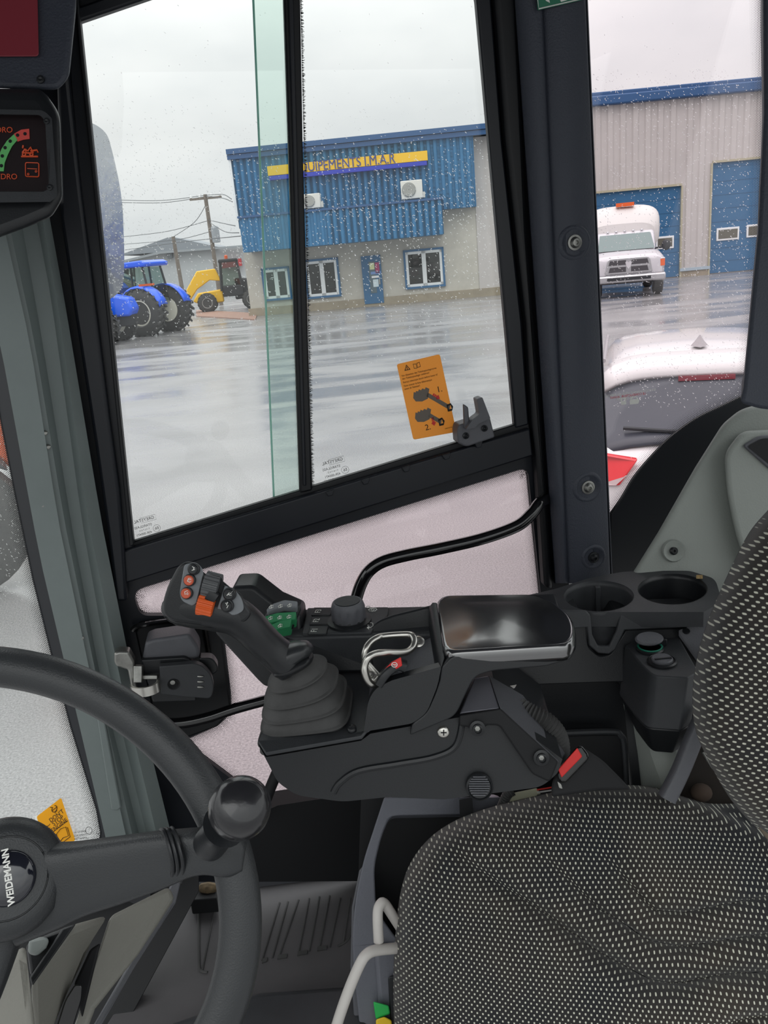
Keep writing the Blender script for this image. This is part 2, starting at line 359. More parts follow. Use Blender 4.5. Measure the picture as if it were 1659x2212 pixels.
# wall stain
# air conditioning units on the canopy
for x0, y0, x1, y1, lb in ((864,386,914,426,'white air conditioner on the blue canopy near the right end of the yellow sign'),(652,416,693,452,'white air conditioner on the blue canopy, close to the black window post')):
    u0, z1 = A.uz(x0, y0, 1.5); u1, z0 = A.uz(x1, y1, 1.5); ac = empty('air_conditioner', A.p((u0+u1)/2, zc1+.09, 1.2), lb, 'air conditioner', 'air conditioners on the blue canopy')
    zb_ = zc1+.09; hgt = (u1-u0)*.8
    f = MB(); A.box(f, u0, u1, zb_+.08, zb_+.08+hgt, .9, 1.4); f.build('casing', M_ac, ac, bevel=.03)
    f = MB(); c = A.p(u0+(u1-u0)*.37, zb_+.08+hgt*.5, 1.41)
    f.lathe(c, A.n, [(hgt*.40,-.01),(hgt*.40,.02),(hgt*.36,.03),(hgt*.33,.0),(.001,0)], 24); f.build('fan_grille', mat('ac_fan_shadow',(140,142,138),.6), ac)
    f = MB()
    for k in range(1, 7): f.tube([c+A.n*.03+(A.ex*math.cos(q)+V((0,0,1))*math.sin(q))*hgt*.055*k for q in [2*math.pi*j/24 for j in range(24)]], .008, 5, True)
    f.build('grille_rings', M_ac, ac)
    f = MB(); A.box(f, u0+.08, u0+.16, zb_, zb_+.08, .95, 1.35); f.build('foot', M_zinc, ac); f = MB(); A.box(f, u1-.16, u1-.08, zb_, zb_+.08, .95, 1.35); f.build('foot', M_zinc, ac)
    f = MB(); A.box(f, u1, u1+.1, zb_+.1, zb_+.35, 1.0, 1.25); f.build('pipe_cover', M_ac, ac)
# ---------------------------------------------------------------- garage hall on the right
B = Wall((1288,615),(1700,578))
gar = empty('garage_hall', B.p(6,0,-5), 'tall pale ribbed metal hall with blue overhead doors and blue roof trim', 'building')
gx0 = B.uz(1140,600)[0]; gx1 = B.uz(1900,600)[0]
gz = (B.uz(1290,240)[1]+B.uz(1635,188)[1])/2
b = MB(); B.box(b, gx0, gx1, 0, gz, -12, -.12); b.build('hall_body', M_siding, gar)
d1u0, d1u1 = B.uz(1200,600)[0], B.uz(1469,500)[0]; d2u0, d2u1 = B.uz(1535,480)[0], B.uz(1800,400)[0]
dz1 = B.uz(1400,408)[1]; dz2 = B.uz(1600,347)[1]
pitch = (B.uz(1470,300)[0]-B.uz(1443,300)[0])
b = MB()
for (u0,u1,z0,z1) in ((gx0,d1u0,0.2,gz),(d1u0,d1u1,dz1,gz),(d1u1,d2u0,.2,gz),(d2u0,d2u1,dz2,gz),(d2u1,gx1,.2,gz)):
    B.ribs(b, u0, u1, z0, z1, -.03, pitch, .07)
b.build('ribbed_cladding', M_siding, gar, ang=20)
b = MB(); B.box(b, gx0, gx1, gz, gz+.42, -.2, .35); b.build('roof_trim', M_bluet, gar, bevel=.06)
b = MB(); B.box(b, gx0, gx1, gz+.42, gz+.6, -.5, .15); b.build('roof_edge', M_bluet, gar, bevel=.04)
for (u0,u1,z1,ws) in ((d1u0,d1u1,dz1,((1417,511,1456,537),)),(d2u0,d2u1,dz2,((1548,494,1597,516),(1613,487,1662,508)))):
    b = MB(); B.box(b, u0, u1, .05, z1, -.12, -.05); dd = b.build('overhead_door', M_bdoor, gar)
    b = MB(); k = 1
    while k*.62 < z1: B.box(b, u0, u1, k*.62-.012, k*.62+.012, -.06, -.035); k += 1
    b.build('panel_joints', M_bdoor, dd)
    for (x0,y0,x1,y1) in ws:
        q0, w1 = B.uz(x0,(y0+y1)/2); q1, w0 = B.uz(x1,(y0+y1)/2); zc = (w0+w1)/2; hh = .30
        b = MB(); B.box(b, q0, q1, zc-hh, zc+hh, -.05, .0); fr = b.build('door_window', M_pvc, dd, bevel=.02)
        b = MB(); B.box(b, q0+.09, q1-.09, zc-hh+.09, zc+hh-.09, -.02, .01); b.build('window_pane', mat('dim_garage_pane',(92,90,80),.2), fr)
    b = MB(); B.box(b, u0-.02, u1+.02, z1, z1+.1, -.1, .08); B.box(b, u1, u1+.08, 0, z1, -.1, .08); B.box(b, u0-.08, u0, 0, z1, -.1, .08); b.build('door_trim', mat('beige_door_trim',(170,164,140),.6), gar)
b = MB(); B.box(b, d1u1, d2u0, 0, .28, -.1, .06); b.build('footing', M_cont, gar)
b = MB(); B.box(b, d1u1, d2u0, .28, .42, -.1, .12); b.build('base_flashing', mat('blue_grey_flashing',(160,176,186),.5), gar)
# ---------------------------------------------------------------- far side: hall, poles, wires, curb
def S(x, y, D):   # world point seen at a pixel, at horizontal distance D
    r = ray(x, y); return C0 + r*(D/r.y)
M_far = mat('pale_grey_hall_wall',(176,180,182),.8,var=.05,vs=1); M_farr = mat('grey_metal_roof',(128,134,140),.6)
D = 78
fb = empty('warehouse', S(430,640,D), 'low pale grey warehouse with a shallow grey gable roof behind the blue tractor', 'building')
def slab(name, px, D0, dep, m, parent):
    b = MB(); b.prism([S(x, y, D0) for x, y in px], V((0,dep,0))); return b.build(name, m, parent)
slab('white_wall', [(250,566),(345,545),(530,531),(560,660),(250,700)], D, 12, M_far, fb)
slab('gable_roof', [(255,552),(362,513),(372,512),(470,533),(345,545)], D-.5, 12, M_farr, fb)
slab('roof_edge', [(250,566),(345,543),(530,529),(531,533),(346,548),(250,571)], D-.8, .6, mat('hall_eave',(140,146,150),.6), fb)
slab('side_window', [(360,545),(370,543),(372,557),(362,559)], D-.6, .5, mat('far_window_glass',(90,96,100),.3), fb)
slab('hall_door', [(420,588),(432,586),(435,610),(423,612)], D-.6, .5, mat('far_door_green',(150,172,160),.6), fb)
slab('red_stripe', [(478,565),(520,558),(522,574),(480,580)], D-.6, .4, mat('red_shop_panel',(170,44,50),.6), fb)
M_wood = mat('weathered_pole_wood',(112,104,96),.85,var=.2,vs=3)
for (x0,y0,x1,y1,D,r,lb,cross) in ((443,420,470,604,60,.13,'tall leaning wooden utility pole with crossarm behind the yellow loader',1),(374,511,392,612,72,.15,'shorter wooden utility pole left of the tall crossarm pole',0)):
    top = S(x0,y0,D); base = V((S(x1,y1,D).x, D, 0)); pe = empty('utility_pole', base, lb, 'utility pole')
    b = MB(); b.tube([base, top], [r*1.2, r], 10); b.build('pole', M_wood, pe)
    if cross:
        b = MB(); b.box(top-V((0,0,.25)), V((1.1,0,0)), V((0,.06,0)), V((0,0,.07))); b.build('crossarm', M_wood, pe)
        for q in (-1,-.4,.4,1):
            b = MB(); b.lathe(top+V((q,0,-.18)), (0,0,1), [(.05,0),(.09,.05),(.05,.1),(.07,.15),(.0,.2)], 8); b.build('insulator', M_pvc, pe)
        b = MB(); b.lathe(top+V((.35,-.1,-3.2)), (0,0,1), [(.001,0),(.26,.02),(.28,.1),(.28,1.0),(.2,1.1),(.001,1.12)], 14); b.build('transformer', mat('transformer_grey',(150,156,162),.6), pe)
M_wire = mat('dark_power_cable',(70,74,78),.6)
for pts in (((250,432,70),(350,433,66),(443,422,60)),((250,437,70),(350,438,66),(443,425,60)),((443,422,60),(480,420,52),(500,430,40)),((443,424,60),(480,428,52),(502,436,40)),
            ((450,475,60),(480,482,52),(508,488,40)),((452,480,60),(485,500,50),(516,503,40)),((262,512,75),(360,500,68),(452,476,60)),((262,528,80),(380,518,70),(455,500,60)),((374,512,72),(420,480,66),(446,440,60)),((270,540,80),(400,522,66),(520,510,40))):
    b = MB(); b.tube(spl([S(*q) for q in pts], 6), .022, 5); o = b.build('power_cable', M_wire)
    tag(o, 'thin dark overhead power cable strung from the utility poles across the sky', 'cable', 'overhead power cables')
b = MB(); a0, a1 = Z(424,684,0), Z(552,692,0); a2, a3 = Z(556,678,0), Z(424,671,0); b.prism([a0,a1,a2,a3], V((0,0,.05))); o = b.build('brick_kerb', mat('wet_red_paving',(150,118,104),.7,var=.15,vs=3)); tag(o, kind='structure')
# ================================================================ OUTSIDE: vehicles (built in metres, then turned into place)
class Fr:   # local frame: x forward of the vehicle, y to its left, z up
    def __init__(s, o, deg): a = math.radians(deg); s.o = V(o); s.x = V((math.cos(a), math.sin(a), 0)); s.y = V((-math.sin(a), math.cos(a), 0)); s.z = V((0,0,1))
    def p(s, x, y, z): return s.o+s.x*x+s.y*y+s.z*z
def side_prism(fr, prof, y0, y1):    # (x,z) profile swept across the vehicle
    b = MB(); b.prism([fr.p(x, y0, z) for x, z in prof], fr.y*(y1-y0)); return b
def wheel(fr, x, y, r, w, parent, lugs=0, rimc=None, out=1, name='wheel'):
    o = fr.p(x, y, r); b = MB(); h = w/2; rr = r*.56
    b.lathe(o, fr.y, [(rr*.95,-h*.8),(rr*1.05,-h),(r*.8,-h),(r*.96,-h*.8),(r,-h*.4),(r,h*.4),(r*.96,h*.8),(r*.8,h),(rr*1.05,h),(rr*.95,h*.8)], 32)
    if lugs:
        for k in range(lugs):
            a = 2*math.pi*k/lugs
            for sg in (-1,1):
                a2 = a+(.5 if sg > 0 else 0)*2*math.pi/lugs
                e = fr.x*math.cos(a2)+fr.z*math.sin(a2); t = -fr.x*math.sin(a2)+fr.z*math.cos(a2)
                b.box(o+e*r*1.0+fr.y*sg*h*.5, (fr.y*h*.5+t*sg*r*.09), t*r*.045, e*r*.05)
    wh = b.build(name, M_rub, parent)
    b = MB(); s = out; b.lathe(o, fr.y*s, [(rr*.97,-h),(rr*1.0,h*.85),(rr*.9,h*.9),(rr*.8,h*.35),(rr*.35,h*.3),(rr*.3,h*.55),(.001,h*.6)], 28); b.build('rim', rimc or M_zinc, wh)
    return wh
# ---- blue tractor
M_tb = mat('blue_tractor_paint',(30,92,226),.3,coat=.3); M_tdk = mat('tractor_dark_chassis',(44,46,50),.6); M_rimw = mat('cream_wheel_rim',(216,214,200),.5)
def tractor(base, deg, label, group):
    fr = Fr(base, deg); t = empty('tractor', base, label, 'tractor', group)
    side_prism(fr, [(.6,1.0),(3.3,.95),(3.45,1.2),(3.3,1.62),(2.4,1.86),(.7,1.98)], -.42, .42).build('hood', M_tb, t, bevel=.09, seg=3)
    side_prism(fr, [(.4,.55),(3.2,.6),(3.35,1.0),(.5,1.15)], -.3, .3).build('chassis', M_tdk, t, bevel=.03)
    b = MB()
    for y in (-.72,.72):
        for x0,x1 in ((.85,.65),(-.05,-.1),(-.85,-.65)): b.tube([fr.p(x0,y,1.25), fr.p(x1,y*.88,2.72)], .045, 8)
    b.build('cab_posts', M_tdk, t)
    side_prism(fr, [(.83,1.3),(.62,2.68),(-.64,2.68),(-.84,1.3)], -.7, .7).build('cab_glass', glass('green_cab_glass',(.62,.72,.68),1.5), t)
    side_prism(fr, [(-.5,1.0),(-.5,1.75),(-.2,1.6),(.25,1.55),(.25,1.1)], -.3, .3).build('driver_seat', M_tdk, t, bevel=.05)
    side_prism(fr, [(.95,2.7),(.85,2.9),(-.75,2.95),(-.95,2.85),(-.9,2.7)], -.85, .85).build('cab_roof', M_tb, t, bevel=.06, seg=3)
    for s in (-1,1):
        b = MB(); rows = []
        for k in range(13):
            a = math.radians(10+k*13); rows.append([fr.p(-.55+1.02*math.cos(a), s*yy, .95+1.02*math.sin(a)-dz) for yy, dz in ((.62,0),(.8,-.02),(1.1,0),(1.2,.08))])
        b.grid(rows); b.build('fender', M_tb, t, solid=.04)
        wheel(fr, -.6, s*1.0, .93, .62, t, 22, M_rimw, s, 'rear_wheel')
        wheel(fr, 2.3, s*.95, .68, .48, t, 20, M_rimw, s, 'front_wheel')
    b = MB(); b.tube([fr.p(.9,-.6,1.3), fr.p(.9,-.66,2.9)], .05, 8); b.build('exhaust', M_tdk, t)
    b = MB(); b.lathe(fr.p(.5,.5,2.93), (0,0,1), [(.06,0),(.06,.12),(.001,.14)], 8); b.build('beacon', M_orange, t)
    b = MB(); b.box(fr.p(-.9,.9,2.0), fr.y*.5, fr.x*.03, fr.z*.04); b.build('marker_bar', M_orange, t)
    b = MB(); b.box(fr.p(2.0,.43,1.55), fr.x*.6, fr.y*.01, fr.z*.09); b.build('hood_stripe', M_pvc, t)
    return t
TB = Z(322,722,0)
tractor(TB, 160, 'blue tractor with cab and cream wheel rims parked right of the wet side mirror', 'blue tractors')
TB2 = Z(118,752,0)
tractor(TB2, -4, 'second blue tractor mostly hidden behind the side mirror, only a pale wheel rim showing', 'blue tractors')
# ---- yellow loader
M_yel = mat('yellow_loader_paint',(236,186,36),.4)
LB = Z(500,669,0); fr = Fr(LB, 187); t = empty('wheel_loader', LB, 'small yellow wheel loader with black cab beside the corner of the blue building', 'loader')
side_prism(fr, [(-1.4,.6),(-1.5,1.5),(-.4,1.6),(-.3,.5)], -.5, .5).build('engine_cover', M_tdk, t, bevel=.1)
side_prism(fr, [(.3,.45),(.3,1.1),(1.6,1.0),(1.9,.6),(1.5,.4)], -.35, .35).build('front_frame', M_yel, t, bevel=.06)
side_prism(fr, [(.3,1.5),(.55,2.15),(1.5,2.1),(2.1,1.3),(2.5,.6),(2.2,.5),(1.6,1.2),(.9,1.6)], -.12, .25).build('lift_arm', M_yel, t, bevel=.04)
side_prism(fr, [(2.3,.2),(2.35,1.0),(2.45,1.0),(3.0,.25),(2.9,.12)], -.8, .8).build('bucket', mat('worn_bucket',(140,120,60),.6,var=.2), t, bevel=.02)
b = MB()
for y in (-.55,.55):
    for x0,x1 in ((.35,.25),(-.75,-.6)): b.tube([fr.p(x0,y,1.0), fr.p(x1,y*.92,2.45)], .06, 8)
b.build('cab_posts', M_tdk, t)
side_prism(fr, [(.33,1.2),(.24,2.42),(-.58,2.42),(-.72,1.2)], -.52, .52).build('cab_glass', glass('loader_cab_glass',(.5,.56,.5),1.5), t)
side_prism(fr, [(.35,2.42),(.3,2.58),(-.65,2.58),(-.7,2.42)], -.62, .62).build('cab_roof', M_tdk, t, bevel=.05)
side_prism(fr, [(.3,.7),(.3,1.25),(-.8,1.25),(-.8,.7)], -.55, .55).build('cab_base', M_tdk, t, bevel=.05)
b = MB(); b.lathe(fr.p(-.1,.3,2.58), (0,0,1), [(.09,0),(.09,.16),(.001,.2)], 8); b.build('beacon', M_orange, t)
for x in (1.15,-1.15):
    for s in (-1,1): wheel(fr, x, s*.7, .48, .4, t, 16, mat('grey_wheel_rim',(190,190,188),.5), s)
t.scale = (1.15,1.15,1.15)
# ---- silver pickup with white bed cap, nose to the camera
M_tr = mat('silver_truck_paint',(196,194,198),.35,coat=.4); M_chr = mat('chrome',(190,190,192),.25,metal=1); M_cap = mat('white_bed_cap',(208,205,202),.45); M_lamp = glass('lamp_glass',(.9,.9,.9),1.5)
TP = Z(1369,643,0); hd = math.degrees(math.atan2(-TP.y, -TP.x))+4
fr = Fr(TP+V((.1,2.9,0)), hd); t = empty('pickup_truck', TP, 'silver pickup truck with chrome grille and tall white bed cap facing the camera', 'truck')
def car_sec(fr, secs, n=8, e=3.2):
    rings = []
    for x, hw, z0, z1 in secs:
        ring = []
        for k in range(n*4):
            a = 2*math.pi*k/(n*4); cs, sn = math.cos(a), math.sin(a)
            ring.append(fr.p(x, hw*math.copysign(abs(cs)**(2/e), cs), (z0+z1)/2+(z1-z0)/2*math.copysign(abs(sn)**(2/e), sn)))
        rings.append(ring)
    b = MB(); b.loft(rings); return b
car_sec(fr, [(2.75,.82,.62,1.12),(2.72,.93,.55,1.2),(2.5,1.0,.5,1.28),(1.4,1.02,.5,1.38),(1.2,1.02,.5,1.4),(-1.0,1.02,.5,1.42),(-3.0,1.02,.5,1.42)], e=5).build('body', M_tr, t, ang=50)
side_prism(fr, [(1.35,1.35),(.62,1.93),(.45,1.97),(-1.0,1.97),(-1.2,1.35)], -.86, .86).build('cab', M_tr, t, bevel=.08, seg=3)
b = MB(); b.prism([fr.p(1.34,-.82,1.40), fr.p(1.34,.82,1.40), fr.p(.70,.74,1.90), fr.p(.70,-.74,1.90)], fr.x*.03); b.build('windscreen', mat('grey_green_windscreen',(112,128,126),.12), t)
b = MB()
for y in (-.95,.95):
    b.ell(fr.p(.95,y*1.24,1.45), fr.x*.06, fr.y*.13, fr.z*.17)
    b.tube([fr.p(.95,y*.9,1.38), fr.p(.95,y*1.2,1.4)], .03, 6)
b.build('side_mirrors', M_tdk, t)
grl = MB(); grl.prism([fr.p(2.77,y,z) for y,z in rp([(-.66,.72,.06),(.66,.72,.06),(.58,1.2,.12),(-.58,1.2,.12)])], -fr.x*.1); gr = grl.build('grille_surround', M_chr, t, bevel=.02)
b = MB()
for y0,y1 in ((-.55,-.07),(.07,.55)):
    for z0,z1 in ((.78,.93),(.99,1.13)): b.prism([fr.p(2.79,y0,z0), fr.p(2.79,y1,z0), fr.p(2.79,y1*(.93 if y1>0.1 else 1),z1), fr.p(2.79,y0*(.93 if y0<-.1 else 1),z1)], -fr.x*.04)
b.build('grille_openings', mat('dark_grille_mesh',(70,68,72),.5), gr)
b = MB(); b.prism([fr.p(2.80,y,z) for y,z in ((-.09,1.06),(-.05,1.1),(0,1.06),(.05,1.1),(.09,1.06),(.06,.95),(0,.86),(-.06,.95))], -fr.x*.02); b.build('ram_head_emblem', M_tr, gr)
for y in (-1,1):
    b = MB(); b.prism([fr.p(2.72,y*yy,z) for yy,z in ((.68,.8),(.97,.82),(1.0,1.12),(.63,1.12))], -fr.x*.2); hl = b.build('headlamp', M_chr, t, bevel=.02)
    b = MB(); b.box(fr.p(2.7,y*.93,.98), fr.x*.04, fr.y*.06, fr.z*.1); b.build('turn_signal', M_orange, hl)
side_prism(fr, [(2.7,.42),(2.95,.48),(2.95,.68),(2.75,.72)], -1.0, 1.0).build('bumper', M_chr, t, bevel=.04)
b = MB(); b.box(fr.p(2.95,0,.58), fr.x*.02, fr.y*.6, fr.z*.045); b.build('bumper_slot', M_tdk, t)
# bed cap
car_sec(fr, [(-.9,1.0,1.35,2.25),(-1.05,1.12,1.3,2.5),(-1.3,1.18,1.3,2.75),(-1.6,1.2,1.3,2.86),(-3.6,1.2,1.3,2.9)], e=3.6).build('bed_cap', M_cap, t, ang=25)
b = MB(); b.box(fr.p(-1.35,.1,2.88), fr.x*.12, fr.y*.28, fr.z*.06); b.build('light_bar', M_orange, t)
b = MB()
for y in (-.5,-.25,0,.25,.5): b.ell(fr.p(.55,y,1.99), fr.x*.05, fr.y*.05, fr.z*.03)
b.build('roof_marker_lamps', M_chr, t)
for x in (1.95,-2.0):
    for s in (-1,1): wheel(fr, x, s*.86, .42, .28, t, 0, M_zinc, s)
t.scale = (1.30,1.25,1.2); t.location.x += .62
# ---- white car close by, tail to the camera
M_carw = mat('white_car_paint',(206,202,202),.22,coat=.6); M_cwin = mat('dark_tailgate_glass',(60,62,70),.25)
ra = Z(1522,778,1.43); rb = Z(1468,690,1.45); hd = (rb-ra); hd.z = 0
fr = Fr((ra.x, ra.y, 0), math.degrees(math.atan2(hd.y, hd.x))); t = empty('white_hatchback', fr.p(1,0,0), 'white hatchback parked close behind the pillar, seen from above its dark tailgate glass', 'car')
# body rings along the length, x=0 at rear roof lip
def ring(x, pts):   # pts: half profile (y,z) bottom centre -> top centre
    h = [(y, z) for y, z in pts]; full = [fr.p(x+q[2] if len(q) > 2 else x, q[0], q[1]) for q in pts]
    return full
secs = []
half = lambda hw, belt, rh, top, sh: [(0,.3),(hw*.8,.3),(hw,.45),(hw*1.01,belt*.75),(hw*.97,belt),(rh*1.06,belt+(top-belt)*.45),(rh,belt+(top-belt)*.85),(rh*.8,top-.015*sh),(rh*.4,top),(0,top+.01)]
for x, hw, belt, rh, top in ((-.72,.70,.72,.62,.8),(-.70,.82,.85,.66,.95),(-.55,.86,.92,.68,1.02),(-.42,.87,.96,.66,1.10),(-.2,.88,.97,.63,1.27),(-.02,.885,.98,.61,1.40),(.08,.89,.98,.61,1.43),(.6,.9,.98,.62,1.47),(1.3,.9,.97,.62,1.475),(1.9,.9,.96,.60,1.44),(2.3,.9,.95,.58,1.30),(2.8,.9,.93,.64,1.05),(3.3,.88,.88,.66,.92),(3.65,.8,.75,.6,.78)):
    h = half(hw, belt, rh, top, 1); pts = h+[(-y, z) for y, z in h[-2:0:-1]]; secs.append([fr.p(x, y, z) for y, z in pts])
b = MB(); b.loft(secs); body = b.build('body', M_carw, t, ang=60, sub=1)
# tailgate glass panel lying just over the slope
def slope(x): # tailgate surface height at x
    xs = [(-.72,.8),(-.70,.95),(-.55,1.02),(-.42,1.10),(-.2,1.27),(-.02,1.40),(.08,1.43)]
    for (a,za),(c,zc) in zip(xs, xs[1:]):
        if a <= x <= c: return za+(zc-za)*(x-a)/(c-a)
    return 1.43
rows = []
for i in range(9):
    x = -.56+.5*i/8; hw = .74-.13*i/8 if i > 0 else .66
    rows.append([fr.p(x-.02*(1-(j/6-1)**2)*0, hw*(j/6-1), slope(x)+.028-.10*abs(j/6-1)**4) for j in range(13)])
b = MB(); b.grid(rows); b.build('tailgate_glass', M_cwin, t, solid=.01)
b = MB(); b.grid([[fr.p(x, hw*(j/8-1), slope(x)+.05-.08*abs(j/8-1)**5) for j in range(17)] for x, hw in ((-.14,.60),(-.03,.61),(.06,.60))]); sp = b.build('spoiler', M_carw, t, solid=.03)
b = MB(); b.box(fr.p(-.155,0,slope(-.14)+.035), fr.x*.012, fr.y*.16, fr.z*.014); b.build('brake_light', mat('dark_red_lens',(120,30,45),.3), sp)
b = MB(); b.loft([[fr.p(x0,0,1.47+z), fr.p((x0+x1)/2,w,1.47+z), fr.p(x1,0,1.47+z), fr.p((x0+x1)/2,-w,1.47+z)] for x0,x1,w,z in ((.30,.52,.055,0),(.31,.49,.03,.03),(.325,.42,.012,.06),(.34,.38,.004,.075))]); b.build('roof_antenna_fin', mat('grey_fin',(170,164,166),.4), t)
for s in (-1,1):
    b = MB(); b.tube([fr.p(x, s*.60, slope(min(x,.07))+(.05 if x < .1 else .03)+.0) for x in (0,.3,.8,1.4)], .014, 6); b.build('roof_rail', mat('grey_roof_rail',(150,146,148),.4), t)
    b = MB(); pts = [(-.70,.50,.84),(-.62,.86,.82),(-.35,.90,.99),(-.52,.84,1.03),(-.69,.40,.99)]
    b.prism([fr.p(x-.03, s*y, z) for x, y, z in pts], fr.x*.05); tl = b.build('tail_light', mat('red_tail_lens',(215,40,48),.2,coat=.5), t, bevel=.015)
    b = MB(); b.prism([fr.p(x-.035, s*y, z) for x, y, z in [(-.70,.52,.845),(-.62,.85,.83),(-.53,.87,.90),(-.69,.46,.90)]], fr.x*.05); b.build('clear_lens', mat('reversing_lens',(170,150,150),.2), tl)
b = MB(); b.tube([fr.p(-.55,0,1.04), fr.p(-.50,.1,1.09), fr.p(-.47,.48,1.12)], .012, 6); b.build('rear_wiper', M_tdk, t)
for s in (-1,1):
    for x in (-.0,2.6): wheel(fr, x, s*.8, .32, .2, t, 0, M_zinc, s)
# wheeled machine seen through the windscreen, far left
OW = Z(-60,1285,0); dd_ = (OW-C0).dot(F); rw = 150*dd_/FPX
fr = Fr(OW, 205); e = empty('parked_machine', OW, 'black tyred machine with an orange part seen through the windscreen at the far left', 'machine')
wheel(fr, 0, 0, rw, .3, e, 0, mat('black_spoked_rim',(52,52,56),.4), 1)
b = MB()
for k in range(6):
    a = k*math.pi/3; b.box(fr.p(math.cos(a)*rw*.3, .12, rw+math.sin(a)*rw*.3), fr.x*math.cos(a)*rw*.26+fr.z*math.sin(a)*rw*.26, fr.y*.02, (-fr.x*math.sin(a)+fr.z*math.cos(a))*.035)
b.build('rim_spokes', M_zinc, e)
side_prism(fr, [(-.45,rw*1.75),(-.3,rw*2.15),(.1,rw*2.3),(.5,rw*2.1),(.45,rw*1.95),(.0,rw*2.1),(-.3,rw*1.9)], -.2, .2).build('mudguard', M_tdk, e, bevel=.02)
side_prism(fr, [(-.9,rw*.6),(-.9,rw*2.6),(-.2,rw*2.65),(.1,rw*2.4),(-.25,rw*2.2),(-.5,rw*1.6)], -.9, -.1).build('body_panel', M_orange, e, bevel=.03)

# tractor standing to the right of the machine: it is what the side mirror reflects
# ---- side mirror outside
mi = empty('side_mirror', P(228,500,1.75), 'large wet side mirror with a black rim outside the front edge of the side window', 'mirror')
mpx = rp([(150,270,10),(200,262,14),(232,284,22),(250,350,40),(266,430,60),(271,560,30),(268,622,18),(246,646,14),(214,655,14),(160,665,14)])
mc = P(215,460,1.75); din = (mc-C0).normalized(); dout = V((.86,.50,.0)).normalized(); mn = (dout-din).normalized()
def MP(x, y, o=0): return onpl(x, y, mc+mn*o, mn)
b = MB(); b.prism([MP(x,y,-.001) for x,y in mpx], -mn*.03); b.build('mirror_housing', M_blk2, mi, bevel=.006)
cxm = sum(p[0] for p in mpx)/len(mpx); cym = sum(p[1] for p in mpx)/len(mpx)
b = MB(); b.prism([MP(cxm+(x-cxm)*.96, cym+(y-cym)*.985, .002) for x,y in mpx], -mn*.002); b.build('mirror_glass', mat('wet_mirror_glass',(190,194,198),.16,metal=1,bump=.03,bs=25), mi)
b = MB(); b.tube([MP(205,640,-.03), MP(215,700,-.03), W(150,720,-.03)], .012, 8); b.build('mirror_arm', M_blk2, mi)
tractor(mc+dout*24+V((0,1,-mc.z)), 200, 'blue tractor off to the right, seen only reflected in the side mirror', 'blue tractors')
def a5(r):
    x = r.uniform(190,268); y = r.uniform(280,645); return (x, y) if inpoly(x, y, mpx) else (None, None)
# ================================================================ CAB SHELL
YB = V((math.sin(math.radians(-4)), math.cos(math.radians(-4)), 0))      # "away from the driver" for the console parts
def Wl(pts, off=0): return [W(x, y, off) for x, y in pts]
def Pl(pts, d): return [P(x, y, d) for x, y in pts]
OUT = -WN
win1 = [(172,46),(330,-8),(640,-100),(1012,-100),(1030,0),(1113,926),(288,1177)]
win2 = rp([(285,1277,26),(1140,1009,22),(1169,1290),(1200,1660),(585,1746,10),(392,1602,20),(505,1552,50),(478,1330,4),(303,1330,18)])
outer = [(40,-140),(1150,-140),(1170,0),(1200,600),(1230,1280),(1260,1700),(1270,1900),(540,1905),(350,1905),(330,1800),(270,1500),(240,1290),(215,1150),(180,960),(125,700),(92,470),(50,0)]
door = empty('door_1', W(700,1500), kind='structure')
b = MB(); b.prism(Wl(outer), OUT*.012, holes=[Wl(win1), Wl(win2)]); b.build('door_leaf', M_frame, door)
# raised members towards the cab
def strip(px, o0, o1, m, name, par, bev=.003):   # px polygon, raised from plane offset o0 to o1
    b = MB(); b.prism(Wl(px, o1), OUT*(o1-o0)); return b.build(name, m, par, bevel=bev)
w1 = empty('window_1', W(600,1150), kind='structure')
strip([(258,1192),(1145,925),(1152,985),(268,1262)], 0, .022, M_frame, 'window_sill', w1)
strip([(262,1178),(1142,908),(1146,930),(266,1200)], 0, .012, M_seal, 'lower_track', w1, .002)
for k, (x, y) in enumerate(((713,1062),(790,1037),(878,1010),(965,983))):
    strip([(x-9,y+2),(x+9,y-4),(x+6,y+8),(x-4,y+11)], .02, .027, M_frame, 'track_clip', w1, .001)
strip([(150,-120),(172,46),(288,1177),(292,1198),(262,1205),(238,1000),(190,600),(150,180),(135,-120)], 0, .016, M_frame, 'front_stile', w1)
strip([(160,-120),(173,46),(289,1177),(280,1181),(262,1000),(222,600),(168,80),(155,-120)], .004, .024, M_seal, 'front_gasket', w1, .003)
strip([(128,-120),(136,0),(150,180),(176,420),(204,640),(236,900),(258,1060),(268,1180),(275,1300),(250,1300),(232,1150),(205,960),(158,660),(130,470),(118,0)], 0, .03, M_frame, 'door_edge_seal', w1, .006)
strip([(1017,-100),(1030,0),(1113,926),(1143,918),(1128,700),(1085,300),(1062,0),(1050,-100)], 0, .014, M_frame, 'rear_stile', w1)
strip([(1062,-100),(1072,0),(1095,300),(1140,700),(1152,920),(1160,985),(1178,1270),(1196,1275),(1172,900),(1140,500),(1118,0),(1110,-100)], 0, .026, M_seal, 'rear_gasket', w1, .006)
strip([(160,50),(172,46),(330,-8),(640,-100),(640,-140),(320,-40),(150,20)], 0, .016, M_frame, 'upper_track', w1)
strip([(612,-100),(613,0),(648,1066),(675,1060),(654,300),(649,0),(645,-100)], -.002, .016, M_seal, 'centre_post', w1, .003)
strip([(618,-100),(622,0),(655,1050),(662,1050),(634,0),(630,-100)], .016, .02, M_frame, 'post_rib', w1, .002)
